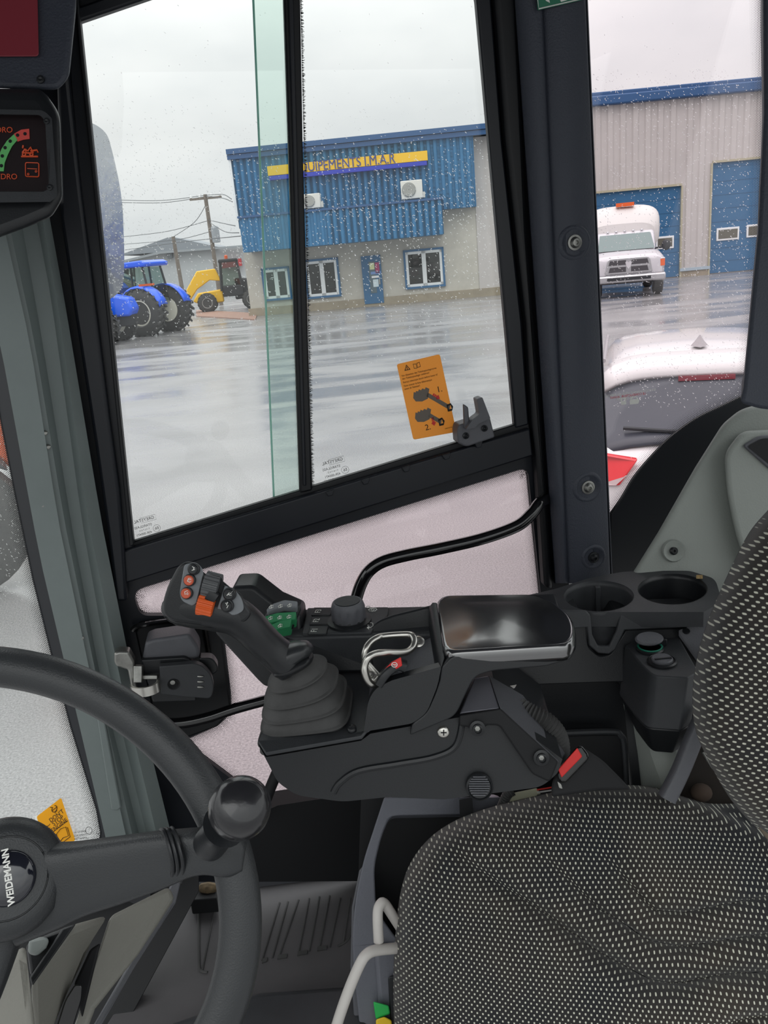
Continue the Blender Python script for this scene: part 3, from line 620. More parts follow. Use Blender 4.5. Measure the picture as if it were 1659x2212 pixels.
# brush pile along the right edge of the post
b = MB(); rnd = random.Random(3)
for k in range(420):
    t = k/420; x = 650+(675-650)*t; y = 1062*t; L_ = 2+4*rnd.random()
    p = W(x-1, y, .006); q = W(x+L_, y+rnd.uniform(-3,3), .006+rnd.uniform(-.003,.003)); b.tube([p, q], [.0008,.0003], 3, cap=False)
o = b.build('brush_pile', M_rub, w1); tag(o, kind='stuff')
# panes
b = MB(); b.prism(Wl([(172,46),(330,-8),(640,-100),(640,0),(662,1056),(288,1177)], -.007), OUT*.004); b.build('front_pane', G_clear, w1)
b = MB(); b.prism(Wl([(546,-100),(547,0),(592,1092),(660,1070),(648,0),(645,-100)], -.004), OUT*.004); b.build('pane_overlap', G_band, w1)
b = MB(); b.tube(Wl([(546,-100),(547,0),(592,1090)], -.006), .0016, 6); b.build('pane_edge', mat('polished_glass_edge',(150,205,190),.2), w1)
b = MB(); b.prism(Wl([(645,-100),(650,0),(675,1066),(1113,926),(1030,0),(1012,-100)], -.004), OUT*.004); b.build('rear_pane', G_clear, w1)
# lower fixed pane
w2 = empty('window_2', W(900,1700), kind='structure')
b = MB(); b.prism(Wl([(270,1270),(1150,1000),(1180,1290),(1215,1670),(575,1760),(380,1610),(290,1340)], -.0085), OUT*.004); b.build('rose_pane', G_pink, w2)
def frit(edge, name, par, plane, inward, rows=8, pitch=3.3, r0=1.42, closed=False):
    # screen printed dots shrinking away from the printed border; edge in pixels, inward = side (+1 right of travel, -1 left)
    pts = [V(p) for p in edge]; b = MB(); L_ = 0; seg = list(zip(pts, pts[1:]+([pts[0]] if closed else [])))[:(None if closed else len(pts)-1)]
    for r in range(rows):
        s = (r % 2)*pitch/2; acc = 0; off = (r+.35)*pitch*.87; rad = r0*(1-.105*r)
        for a, c in seg:
            l = (c-a).length
            if l < 1e-6: continue
            d = (c-a)/l; nrm = V((-d.y, d.x))*inward
            while s <= acc+l:
                q = a+d*(s-acc)+nrm*off; pp = [plane(q.x+rad*math.cos(t), q.y+rad*math.sin(t)) for t in (0,1.05,2.09,3.14,4.19,5.24)]
                k = len(b.v); b.v += pp; b.f.append(tuple(range(k, k+6))); s += pitch
            acc += l
    o = b.build(name, M_seal, par, fixn=False); tag(o, kind='stuff'); return o
frit(win2, 'printed_dots', w2, lambda x, y: W(x, y, -.0080), 1, closed=True)
# ---- raindrops on the outside of both panes
M_drop = bpy.data.materials.new('raindrop_water'); M_drop.use_nodes = True; t = M_drop.node_tree; t.nodes.clear()
ga = N(t,'ShaderNodeBsdfGlass'); ga.inputs['IOR'].default_value = 1.33; ga.inputs['Roughness'].default_value = .1; tr = N(t,'ShaderNodeBsdfTranslucent'); tr.inputs[0].default_value = (.95,.95,.95,1)
mx = N(t,'ShaderNodeMixShader'); mx.inputs[0].default_value = .7; oo = N(t,'ShaderNodeOutputMaterial')
t.links.new(ga.outputs[0], mx.inputs[1]); t.links.new(tr.outputs[0], mx.inputs[2]); t.links.new(mx.outputs[0], oo.inputs[0])
def drops(name, n, area, plane, label, seed, par=None, smax=2.6):
    rnd = random.Random(seed); b = MB(); k = 0
    while k < n:
        x, y = area(rnd)
        if x is None: continue
        k += 1; ln = rnd.uniform(.6, smax*.9)*(1 if rnd.random() < .9 else 1.6); wd = rnd.uniform(.45,.8); a = rnd.gauss(.75,.45)
        c = plane(x, y); ex = plane(x+ln*math.cos(a), y+ln*math.sin(a))-c; ey = plane(x-wd*math.sin(a), y+wd*math.cos(a))-c; nn = ex.cross(ey).normalized()*(ey.length*.8)
        b.ell(c, ex, ey, nn, 6, 4)
    o = b.build(name, M_drop, par, fixn=False); tag(o, label, 'raindrops', None, 'stuff'); return o
def inpoly(x, y, poly):
    c = False; j = len(poly)-1
    for i in range(len(poly)):
        if (poly[i][1] > y) != (poly[j][1] > y) and x < (poly[j][0]-poly[i][0])*(y-poly[i][1])/(poly[j][1]-poly[i][1])+poly[i][0]: c = not c
        j = i
    return c
def a1(r):
    x = r.uniform(180,1110); y = r.triangular(200,800,450) if r.random() < .93 else r.uniform(0,1000)
    return (x, y) if inpoly(x, y, win1) and not (605 < x < 675) else (None, None)
drops('raindrops', 3300, a1, lambda x, y: W(x, y, -.0115), 'tiny white raindrops scattered over the sliding side window', 5)
# ---- printed glass marks, mirrored because they are read from outside
def glassmark(x, y, s, par, plane, mirror=True, nm='glass_mark'):
    ex = plane(x+10, y-2.6)-plane(x, y); ey = plane(x-2.6, y-10)-plane(x, y); f = s*(plane(x+1, y)-plane(x, y)).length
    for dx, dy, sz, tx in ((0,0,9,'GREYSTAL'),(-4,13,7,'STARGLASS'),(-2,21,4.5,'T I N T E D'),(-4,29,6.5,'43R-000471'),(-2,37,5,'AS2 M-61 DOT 487'),(24,24,8,'E6')):
        p = plane(x+dx*s+dy*s*.26*.6, y+dy*s-dx*s*.26); text('glass_lettering', tx, sz*f*1.1, p, ex, ey, M_ink, par, ext=.0001, mirror=mirror)
    for (cx, cy, w, h) in ((9,0,17,7.5),):
        c = plane(x+cx*s, y+cy*s-cx*s*.26); b = MB(); exn, eyn = ex.normalized()*w*f, ey.normalized()*h*f
        q = [c+exn*math.cos(a)**1+eyn*math.sin(a)*.8 for a in [math.pi*2*k/20 for k in range(20)]]
        b.tube([c+exn+eyn*.8, c-exn+eyn*.8, c-exn-eyn*.8, c+exn-eyn*.8], .35*f, 4, True); b.build('logo_outline', M_ink, par)
    c = plane(x+24*s+24*s*.15, y+24*s-24*s*.26); b = MB(); b.tube([c+ex.normalized()*8*f*math.cos(a)+ey.normalized()*8*f*math.sin(a) for a in [math.pi*2*k/20 for k in range(20)]], .35*f, 4, True); b.build('approval_ring', M_ink, par)
mpl = lambda x, y: W(x, y, -.0035)
glassmark(311,1123,1.0,w1,lambda x,y: W(x,y,-.0065)); glassmark(718,997,1.0,w1,mpl)
# ---- orange sticker on the rear pane
ST = lambda x, y, o=.0008: W(x, y, -.0035+o)
st = empty('warning_sticker', ST(920,940), 'orange instruction sticker about the telescopic boom stuck on the sliding window', 'sticker')
b = MB(); b.prism([ST(x,y) for x,y in rp([(857,787,5),(950,765,5),(986,933,5),(893,950,5)])], OUT*.0006); b.build('backing', M_stick, st)
o_, ax_, ay_ = (857,787), ((950-857)/100, (765-787)/100), ((893-857)/160, (950-787)/160)
def sp(u, v, o=.0012): return ST(o_[0]+ax_[0]*u+ay_[0]*v, o_[1]+ax_[1]*u+ay_[1]*v, o)
sex, sey = sp(50,50)-sp(40,50), sp(50,40)-sp(50,50); su = (sp(51,50)-sp(50,50)).length
for i, tx in enumerate(('Vor Absenken des Teleskopauslegerarms','den Teleskopausleger einfahren!','Retract telescopic boom before lower it!','Faire rentrer le bras télescopique','avant de l\'abaisser!')):
    v = 26+i*6.2+(1.5 if i > 1 else 0)+(1.5 if i > 2 else 0); text('instruction_text', tx, 6.0*su, sp(5,v), sex, sey, M_ink, st, ext=.00005, align='LEFT', sx=.80)
for tx, u, v, sz in (('1.',82,71,19),('2.',38,142,19)): text('step_number', tx, sz*su, sp(u,v), sex, sey, M_ink, st, ext=.00005)
text('part_number', '1000293746', 3.6*su, sp(83,153), sex, sey, M_ink, st, ext=.00005)
b = MB(); b.prism([sp(14,17),sp(28,17),sp(21,5)], OUT*.0003, holes=[[sp(16.5,15.6),sp(25.5,15.6),sp(21,7.6)]]); b.box(sp(21,12.5), sex*.07, sey*.28, WN*.0002); b.build('warning_triangle', M_ink, st)
b = MB()
for x0, x1, dy in ((36,43.3,1.5),(44.3,51.5,-1.5)): b.prism([sp(x0,7),sp(x1,7+dy*.6),sp(x1,17+dy*.6),sp(x0,17)], OUT*.0003, holes=[[sp(x0+.8,8),sp(x1-.8,8+dy*.6),sp(x1-.8,16+dy*.6),sp(x0+.8,16)]])
b.build('manual_pictogram', M_ink, st)
M_bk = mat('grey_pictogram',(104,96,88),.6)
for k, (u, v, L_) in enumerate(((20,62,1.0),(14,104,.55))):
    b = MB(); b.prism([sp(u+q, v+w) for q, w in ((0,14),(4,2),(8,4),(10,1),(14,3),(17,-1),(21,2),(25,-1),(30,2),(33,-2),(40,3),(36,12),(32,22),(18,25),(4,22))], OUT*.0003); b.build('bucket_pictogram', M_bk, st)
    b = MB(); ux, uy = u+34, v+12; dx, dy = 44*L_, 36*L_*1.05
    b.prism([sp(ux,uy-3),sp(ux+dx,uy+dy-3),sp(ux+dx-4,uy+dy+5),sp(ux-4,uy+5)], OUT*.0003); b.build('boom_pictogram', M_bk, st)
    b = MB(); b.prism([sp(ux+dx+q, uy+dy+w) for q, w in ((-8,-6),(2,-8),(6,0),(2,8),(-8,8))], OUT*.0004, holes=[[sp(ux+dx+q, uy+dy+w) for q, w in ((-5,-3),(1,-4),(2,4),(-5,4))]]); b.build('tip_pictogram', M_ink, st)
for (u, v, a) in ((72,84,.75),(53,133,1.57)):
    b = MB(); c, s = math.cos(a), math.sin(a)
    for q0, q1, h0, h1 in ((-9,-6,3,3),(-5,-2,3,3),(-1,2,3,3)): b.prism([sp(u+q*c-h*s, v+q*s+h*c) for q, h in ((q0,-h0),(q1,-h0),(q1,h0),(q0,h0))], OUT*.0003)
    b.prism([sp(u+q*c-h*s, v+q*s+h*c) for q, h in ((2,-6),(9,0),(2,6))], OUT*.0003); b.build('red_arrow', M_red, st)
# ---- window latch
la = empty('window_latch', W(1030,960,.02), 'dark grey pull catch at the lower rear corner of the sliding window', 'latch')
b = MB(); b.prism(Wl(rp([(988,930,6),(992,918,5),(1058,898,6),(1070,945,5),(1008,966,8),(990,958,4)]), .035), OUT*.03); b.build('catch_body', M_dgrey, la, bevel=.003)
b = MB(); b.prism(Wl(rp([(1030,862,3),(1042,858,3),(1060,905,4),(1034,915,5),(1026,925,4),(1006,928,4),(1022,905,6),(1036,895,5)]), .05), OUT*.018); b.build('finger_hook', M_dgrey, la, bevel=.003)
b = MB(); b.prism(Wl([(1002,873),(1012,880),(1016,925),(1004,928)], .042), OUT*.008); b.build('side_prong', M_dgrey, la, bevel=.002)
for x, y in ((1006,941),(1046,925)):
    b = MB(); b.lathe(W(x,y,.035), WN, [(.005,0),(.005,.002),(.003,.0035),(.001,.001)], 12); b.build('screw', M_blk2, la)
b = MB(); b.prism(Wl([(1024,955),(1044,948),(1040,966),(1030,968)], .03), OUT*.01); b.build('keeper', M_frame, la, bevel=.001)
# ---- B pillar with bolts
tp = empty('trim_2', W(1260,1240,.04), kind='structure')
rows = []
for i in range(13):
    y = -140+1400*i/12; t = (y+140)/1400
    xl, xc, xd, xr = 1100+98*t, 1128+88*t, 1166+62*t, 1262+60*t
    r = [(xl,.0),(xl+3,.035),(xc,.052),(xd-7,.056),(xd,.051),(xd+8,.058),((xd+xr)/2,.06),(xr-6,.055),(xr,.045),(xr+2,.0)]
    rows.append([W(x, y, o) for x, o in r])
b = MB(); b.grid(rows); b.build('pillar_cover', M_pil, tp, ang=70)
b = MB(); b.grid([[W(1262+60*t, y, o) for o in (.05,-.05)] for y, t in ((-140,0),(1260,1))]); b.build('pillar_return', M_frame, tp)
for x, y, m_, r in ((1240,524,M_zinc,1.0),(1269,1052,M_zinc,1.0),(1281,1203,M_blk2,.85)):
    c = W(x, y, .0585); rr = .017*r
    b = MB(); b.lathe(c, WN, [(rr*1.45,.0),(rr*1.28,.0035),(rr*1.1,.003),(rr*.98,.0005),(rr*.2,.0003)], 28); dm = b.build('bolt_dimple', M_pil, tp, ang=80)
    b = MB(); b.lathe(c, WN, [(rr*.62,.001),(rr*.62,.0035),(rr*.46,.004),(rr*.42,.006),(rr*.3,.009),(rr*.17,.0095),(rr*.16,.006),(.0001,.006)], 24); b.build('bolt', m_, tp)
b = MB(); b.prism(Wl([(1158,-30),(1266,-40),(1266,-2),(1162,22)], .064), OUT*.001); gs = b.build('green_sticker', mat('green_escape_sticker',(36,110,84),.4), tp)
b = MB(); b.tube([W(x,y,.0645) for x,y in ((1160,-10),(1164,19),(1263,-4),(1262,-30))], .0007, 4); b.build('sticker_border', M_white, gs)
b = MB(); b.prism(Wl([(1170,-10),(1184,-10),(1188,6),(1180,2)], .0645), OUT*.0003); b.prism(Wl([(1205,-12),(1236,-16),(1240,-4),(1212,4)], .0645), OUT*.0003); b.build('sticker_pictogram', M_white, gs)
# ---- rear quarter glass
w3 = empty('window_3', W(1500,1100), kind='structure')
RG = lambda x, y, o=0: W(x, y, -.03+o)
curve = spl([(1320,1112,0),(1345,1075,0),(1372,1030,0),(1410,985,0),(1450,945,0),(1505,905,0),(1560,878,0),(1612,853,0)], 6)
curve = [(p.x, p.y) for p in curve]
b = MB(); b.prism([RG(x,y) for x,y in [(1250,-120),(1665,-120),(1665,800)]+[(1640,870)]+[(1300,1180)]], OUT*.004); b.build('rear_pane', G_rear, w3)
b = MB(); b.prism([RG(x,y,.004) for x,y in curve+[(1655,870),(1600,1060),(1380,1290),(1315,1290)]], OUT*.008); b.build('bonded_seal', M_frame, w3, bevel=.001)
frit([(1319,1112)]+curve[3:], 'printed_dots', w3, lambda x, y: RG(x, y, .005), -1, rows=8, pitch=3.6)
frit([(1642,-20),(1648,240),(1640,520),(1612,850)], 'printed_dots', w3, lambda x, y: RG(x, y, .006), 1, rows=8, pitch=3.6)
def a3(r):
    x = r.uniform(1272,1640); y = r.uniform(150,880) if r.random() < .94 else r.uniform(0,1000)
    return (x, y) if inpoly(x, y, [(1270,0),(1636,0),(1605,850),(1450,940),(1330,1080)]) else (None, None)
drops('raindrops', 2200, a3, lambda x, y: RG(x, y, -.005), 'tiny white raindrops scattered over the rose rear quarter glass', 9, smax=2.3)
for i, (tx, m_) in enumerate((('EN STATIONNANT VEUILLEZ AVERTIR', M_white), ('LE CONDUCTEUR  AVANT', M_red), ('DE QUITTER', M_white))):
    text('pane_lettering', tx, .0052, RG(1362-i*6, 849+i*6-.0, .001), RG(1400,845)-RG(1340,853), RG(1360,830)-RG(1362,850), m_, w3, ext=.0001, mirror=True)
b = MB(); b.prism([RG(x,y,.001) for x,y in rp([(1340,860,1),(1351,858,1),(1353,873,1),(1342,875,1)])], OUT*.0003, holes=[[RG(x,y,.001) for x,y in ((1343,862),(1349,861),(1350,866),(1344,867))]]); b.build('pump_pictogram', M_white, w3)
b = MB(); b.prism([RG(x,y,.001) for x,y in ((1360,868),(1362,861),(1366,857),(1374,856),(1378,860),(1381,865),(1379,872),(1361,874))], OUT*.0003, holes=[[RG(x,y,.001) for x,y in ((1364,863),(1367,859),(1374,858),(1376,862))]]); b.build('car_pictogram', M_white, w3)
# rear corner post
b = MB(); b.prism(Pl(rp([(1643,-320),(1780,-320),(1780,900),(1640,884,10),(1598,872,12),(1606,840),(1638,500),(1650,240)]), .98), ray(1615,500)*.12); o = b.build('trim_3', M_pil, None, bevel=.006); tag(o, kind='structure')
# ---- grey rear trim panel with storage pocket
tr_ = empty('wall_rear', P(1500,1250,1.1), kind='structure')
poly = rp([(1345,1275),(1360,1246),(1420,1150),(1500,1010),(1560,915,14),(1600,882,20),(1660,868),(2500,850),(2500,1420),(1345,1420)])
b = MB(); b.prism(Pl(poly, 1.22), F*.05); b.build('trim_panel', M_trim, tr_, bevel=.012, seg=4)
b = MB(); b.prism(Pl(rp([(1563,978,22),(1600,930,18),(2150,905,20),(2150,1290,20),(1640,1290),(1590,1170,50),(1568,1060,30)]), 1.19), F*.03); b.build('pocket_surround', M_trim, tr_, bevel=.014, seg=4)
b = MB(); b.prism(Pl(rp([(1602,962,10),(1640,940,10),(2080,930,12),(2080,1170,12),(1900,1150),(1659,1012,5)]), 1.185), F*.012); b.build('pocket_lip', M_dgrey, tr_, bevel=.004)
b = MB(); b.prism(Pl(rp([(1614,964,8),(1645,947,8),(2070,940,10),(2070,1160,10),(1900,1140),(1662,1002,5)]), 1.183), F*.004); b.build('pocket_opening', M_matt, tr_)
c = P(1454,1190,1.218)
b = MB(); b.lathe(c, -F, [(.017,0),(.0155,.004),(.013,.003),(.010,.001),(.001,.001)], 24); b.build('bolt_dimple', M_trim, tr_)
b = MB(); b.lathe(c, -F, [(.006,.001),(.006,.004),(.004,.006),(.002,.006),(.0018,.003),(.0001,.003)], 16); b.build('bolt', M_blk2, tr_)
# ---- A pillar (grey green steel section)
ap = empty('trim_1', P(150,1500,1.0), kind='structure')
def polystrip(cols, ds, name, m, par, ys, bevel=0, solid=0, ang=35):   # cols: list of functions x(y); ds depth offsets
    b = MB(); b.grid([[W(cx(y), y, d) for cx, d in zip(cols, ds)] for y in ys]); return b.build(name, m, par, solid=solid, ang=ang)
def lx(*pts):
    def f(y):
        for (x0,y0),(x1,y1) in zip(pts, pts[1:]):
            if y <= y1 or (x1,y1) == pts[-1]: return x0+(x1-x0)*(y-y0)/(y1-y0)
    return f
e0 = lx((-75,430),(0,740),(85,1200),(165,1540),(240,1860)); e1 = lx((-5,430),(65,740),(125,1120),(200,1480),(262,1760)); e2 = lx((8,430),(75,740),(138,1120),(212,1480),(276,1760))
e3 = lx((38,430),(92,740),(152,1120),(220,1480),(290,1760)); e4 = lx((70,430),(110,640),(176,1120),(240,1480),(330,1860)); e5 = lx((84,430),(122,640),(190,1120),(262,1480),(352,1860)); e6 = lx((100,430),(138,640),(218,1120),(290,1480),(384,1860))
ys = [430+1430*i/16 for i in range(17)]
polystrip([e0,e0,e1,e1,e2,e3,e4,e5,e6,e6], [-.05,.075,.075,.068,.066,.045,.045,.06,.04,-.05], 'pillar_section', M_grey, ap, ys, ang=25)
b = MB(); b.prism(Wl([(212,1488),(262,1745),(253,1752),(240,1750),(200,1495)], .078), OUT*.02); b.build('doubler_plate', M_grey, ap, bevel=.002)
for x, y in ((97,935),(104,965),(92,1092),(176,1378)):
    b = MB(); b.ell(W(x,y,.073), R*.004, U*.0035, F*.002, 8, 5); b.build('weld_spot', M_zinc, ap)
# ---- windscreen on the left
w4 = empty('window_4', P(0,1800,1.5), kind='structure')
WS = lambda x, y, o=0: P(x, y, 1.35-(x/1750)*.3-o)
b = MB(); b.prism([WS(x,y) for x,y in [(-160,380),(30,420),(120,1200),(260,1840),(250,1960),(-160,2000)]], F*.004); b.build('windscreen_pane', glass('windscreen_glass',(.95,.96,.95),1.38), w4)
ed = [(-75,430),(-30,700),(0,905),(30,1060),(70,1250),(112,1420),(152,1570),(186,1680),(208,1750),(217,1800),(212,1840),(190,1870),(150,1895),(60,1935)]
b = MB(); b.prism([WS(x,y,.004) for x,y in rp([(p[0],p[1]) for p in ed])+[(60,2010),(320,2010),(330,1850),(100,1100),(30,700),(-20,430)]], F*.006); b.build('bonded_seal', M_frame, w4)
frit(ed, 'printed_dots', w4, lambda x, y: WS(x, y, .006), 1, rows=8, pitch=3.9, r0=1.65)
def a4(r):
    x = r.uniform(-5,60); y = r.uniform(860,1300); return (x, y) if x < (y-860)*.23 else (None, None)
drops('raindrops', 160, a4, lambda x, y: WS(x, y, -.006), 'tiny raindrops on the windscreen beside the grey pillar', 12)
# yellow sticker on the windscreen
YS = lambda x, y, o=.0: WS(x, y, .003+o)
ys_ = empty('engine_sticker', YS(120,1800), 'yellow sticker on the windscreen reading DON\'T STOP ENGINE', 'sticker')
b = MB(); b.prism([YS(x,y) for x,y in rp([(79,1764,4),(132,1723,4),(163,1815,4),(104,1849,4)])], F*.0006); b.build('backing', M_stick2, ys_)
b = MB(); b.prism([YS(x,y,-.0005) for x,y in ((74,1764),(80,1760),(106,1848),(100,1852))], F*.0004); b.build('white_margin', M_white, ys_)
yo, yx, yy = (79,1764), ((132-79)/60,(1723-1764)/60), ((104-79)/88,(1849-1764)/88)
def yp(u, v, o=.0006): return YS(yo[0]+yx[0]*u+yy[0]*v, yo[1]+yx[1]*u+yy[1]*v, o)
yex, yey = yp(20,20)-yp(10,20), yp(20,10)-yp(20,20); yu = yex.length/10
for i, tx in enumerate(("DON'T",'STOP','ENGINE')): text('sticker_text', tx, 10.5*yu, yp(40,27+i*10.5), yex, yey, M_ink, ys_, ext=.00005)
def ylines(name, lst):
    b = MB()
    for l in lst: b.tube([yp(u,v,.0009) for u,v in l], .55*yu, 4)
    b.build(name, M_ink, ys_)
ylines('engine_pictogram', [[(40+6*math.cos(a), 11+6*math.sin(a)) for a in [q*.45-1.2 for q in range(13)]], [(36,5),(32,2)], [(44,17),(38,19)], [(34,11),(46,11)]])
ylines('hand_pictogram', [[(6,33),(12,30),(18,34),(22,32)], [(6,38),(14,36),(20,40)], [(8,30),(8,42)]])
ylines('divider', [[(1,51),(59,51)]])
ylines('book_pictogram', [[(8,60),(18,56),(29,60),(40,56),(52,60),(52,80),(40,76),(29,80),(18,76),(8,80),(8,60)], [(29,60),(29,80)], [(5,63),(5,84),(29,84),(55,84),(55,63)]])
gmp = lambda x, y: WS(x, y, .003)
for i, tx in enumerate(('GREYSTAL','STARGLASS','LAMINATED','43R-000471','AS1')):
    ex = gmp(30,-10)-gmp(0,0); ey = gmp(-4,-10)-gmp(0,0); text('glass_lettering', tx, .0048, gmp(172+i*2.2,1797+i*7), ex, ey, M_ink, w4, ext=.00005, mirror=True)
b = MB(); b.tube([gmp(192+7*math.cos(a),1794+8*math.sin(a)) for a in [q*.35 for q in range(18)]], .0004, 4, True); b.build('approval_ring', M_ink, w4)
b = MB()
for l in (((0,1835),(68,1768)),((68,1768),(98,1845)),((50,1815),(78,1795)),((55,1822),(72,1811))): b.tube([gmp(*q) for q in l], .0006, 4)
b.build('adhesive_outline', M_rub, w4)
# ---- top left: overhead box with red lens and display module
oh = empty('overhead_console', P(0,150,.8), 'black overhead console with a dark red display glass in the top left corner', 'console')
b = MB(); b.prism(Pl(rp([(-200,-160),(160,-160),(165,0),(148,170,20),(125,195,14),(-200,185)]), .80), ray(160,150)*.16); b.build('housing', M_pil, oh, bevel=.006, seg=3)
b = MB(); b.prism(Pl(rp([(-200,-160),(78,-160),(84,122,8),(-200,124)]), .796), F*.006); b.build('display_glass', mat('dark_red_display_glass',(128,48,58),.25), oh, bevel=.001)
b = MB(); b.lathe(P(88,172,.799), -F, [(.004,0),(.004,.001),(.002,.0015),(.0005,.0005)], 10); b.build('screw', M_blk2, oh)
dm = empty('display_module', P(0,480,.75), 'black instrument module with a green and red engine gauge below the overhead console', 'display')
b = MB(); b.prism(Pl(rp([(-200,188),(85,190,14),(102,205),(130,245,22),(136,430,14),(112,470,12),(60,492),(-10,518),(-200,540)]), .78), ray(130,330)*.14); b.build('housing', M_blk2, dm, bevel=.012, seg=4)
b = MB(); b.prism(Pl(rp([(-200,232),(95,238,16),(112,256),(124,425,18),(108,436),(-200,440)]), .768), F*.012, holes=[Pl(rp([(-190,244),(88,248,10),(98,262),(106,408,10),(94,414),(-190,414)]), .768)]); b.build('bezel', M_blk, dm, bevel=.003)
DP = lambda x, y, o=0: P(x, y, .7785-o)
b = MB(); b.prism([DP(x,y) for x,y in [(-190,244),(100,248),(106,414),(-190,414)]], F*.004); b.build('screen', mat('dark_brown_screen',(36,28,30),.3), dm)
def arc(x0, y0, r0, r1, a0, a1, n=10):
    return [(x0+r1*math.cos(a0+(a1-a0)*k/n), y0-r1*math.sin(a0+(a1-a0)*k/n)) for k in range(n+1)]+[(x0+r0*math.cos(a1+(a0-a1)*k/n), y0-r0*math.sin(a1+(a0-a1)*k/n)) for k in range(n+1)]
b = MB(); b.prism([DP(x,y,.001) for x,y in [(-12,370),(-6,345),(3,322),(15,304),(30,290),(38,302),(26,316),(17,334),(10,352),(8,370)]], F*.001); gg = b.build('green_scale', mat('green_gauge_print',(84,156,90),.5,emit=.12), dm)
b = MB()
for x, y in ((3,358),(5,337),(11,319),(22,305)): b.lathe(DP(x,y,.0012), -F, [(.0017,0),(.0016,.0003),(.0001,.0003)], 10)
b.build('scale_dots', M_blk2, gg)
b = MB(); b.prism([DP(x,y,.001) for x,y in [(30,289),(46,280),(63,278),(64,300),(50,302),(38,306)]], F*.001); gg = b.build('red_scale', mat('red_gauge_print',(176,66,60),.5,emit=.12), dm)
b = MB()
for x, y in ((38,292),(54,289)): b.lathe(DP(x,y,.0012), -F, [(.0017,0),(.0016,.0003),(.0001,.0003)], 10)
b.build('scale_dots', M_blk2, gg)
M_op = mat('orange_screen_print',(176,70,40),.5,emit=.15)
b = MB()
for l in (((46,338),(82,338)),((48,330),(54,322),(60,326),(66,318),(72,330)),((66,326),(80,324),(82,329)),((56,322),(56,330),(68,331)),((49,320),(50,314))): b.tube([DP(x,y,.001) for x,y in l], .0008, 5)
for x in (52,68): b.tube([DP(x+3.5*math.cos(a),333+3.5*math.sin(a),.001) for a in [q*.7 for q in range(9)]], .0007, 4, True)
b.build('loader_symbol', M_op, dm)
b = MB(); b.tube([DP(x,y,.001) for x,y in rp([(55,351,4),(84,352,4),(84,382,4),(55,381,4)])], .0005, 4, True); b.tube([DP(x,y,.001) for x,y in ((59,364),(80,365))], .0004, 4)
for x, y in ((61,376),(78,370)): b.tube([DP(x+2*math.cos(a),y+2*math.sin(a),.001) for a in [q*.9 for q in range(7)]], .0004, 4, True)
b.build('service_symbol', M_op, dm)
text('screen_print', 'HYDRO', .0075, DP(-2,281,.001), R, U, M_op, dm, ext=.0001); text('screen_print', 'HYDRO', .0075, DP(8,382,.001), R, U, M_op, dm, ext=.0001)
b = MB()
for x, y in ((101,262),(108,405)): b.lathe(P(x,y,.768), -F, [(.003,0),(.003,.001),(.0015,.0013),(.0003,.0005)], 8)
b.build('screws', M_blk2, dm)
# ---- roof, door bottom, floor
b = MB(); b.box(V((0,.62,2.74)), V((1.2,0,0)), V((0,.66,0)), V((0,0,.03))); o = b.build('ceiling', M_dgrey); tag(o, kind='structure')  # unseen roof added to shade the cab, cut short to admit sky light
ZF = H-1.07
b = MB(); b.prism([Z(x,y,ZF) for x,y in ((120,2260),(370,1925),(560,1898),(1300,1790),(1700,2300),(1700,3000),(-200,3000))], V((0,0,-.05))); o = b.build('floor', M_matt); tag(o, kind='structure')
# ================================================================ ARMREST CONSOLE, JOYSTICK, SWITCHES
HB = V((.06,1,0)).normalized()          # horizontal, away from the driver
def sil(pts, d, dep, vec=None):         # side silhouette at depth d swept horizontally away from the viewer
    b = MB(); b.prism(Pl(pts, d), (vec or HB)*dep); return b
co = empty('armrest_console', P(950,1720,1.0), 'black armrest console with joystick base, storage bin and polished armrest pad', 'console')
DC = .93
tub = rp([(558,1608,4),(574,1636,4),(780,1600),(800,1585),(1000,1548),(1080,1540),(1215,1640),(1205,1670,10),(1170,1700,20),(960,1727,10),(835,1722),(740,1732,20),(640,1718,20),(600,1690,14)])
sil(tub, DC, .17).build('base_tub', M_blk2, co, bevel=.004, seg=3)
# top cover plate around the boot
def hz(x, y, z): return Z(x, y, z)
zt_ = P(680,1617,DC).z
b = MB(); top = [P(558,1606,DC-.004), P(575,1634,DC-.006), P(782,1598,DC-.006), P(800,1575,DC-.004)]
bk = [P(800,1575,DC)+HB*.15, P(575,1606,DC)+HB*.17]
b.prism(top+bk, V((0,0,.004))); b.build('cover_plate', M_dgrey if False else M_blk, co, bevel=.002)
# swept moulding line on the tub side
b = MB(); b.tube(spl([P(*q, DC-.0) for q in ((720,1712),(735,1690),(775,1665),(860,1650),(940,1635),(985,1610),(1000,1552))], 6), .004, 8); b.build('moulded_crease', M_blk2, co)
# screws
def screw(x, y, d, r, m, par, name='screw', ax=None, cross=True):
    ax = ax or -F; c = P(x, y, d); b = MB(); b.lathe(c, ax, [(r,-.002),(r,.001),(r*.85,.0022),(r*.5,.003),(.0001,.0032)], 20); o = b.build(name, m, par)
    if cross:
        b = MB(); b.box(c+ax*.0032, R*r*.5, U*r*.1, ax*.0004); b.box(c+ax*.0032, R*r*.1, U*r*.5, ax*.0004); b.build('screw_recess', M_matt, o)
    return o
screw(958,1581,DC-.002,.0068,M_steel,co); screw(760,1574,DC-.0,.0055,M_blk2,co,ax=V((0,-.4,.9)).normalized())
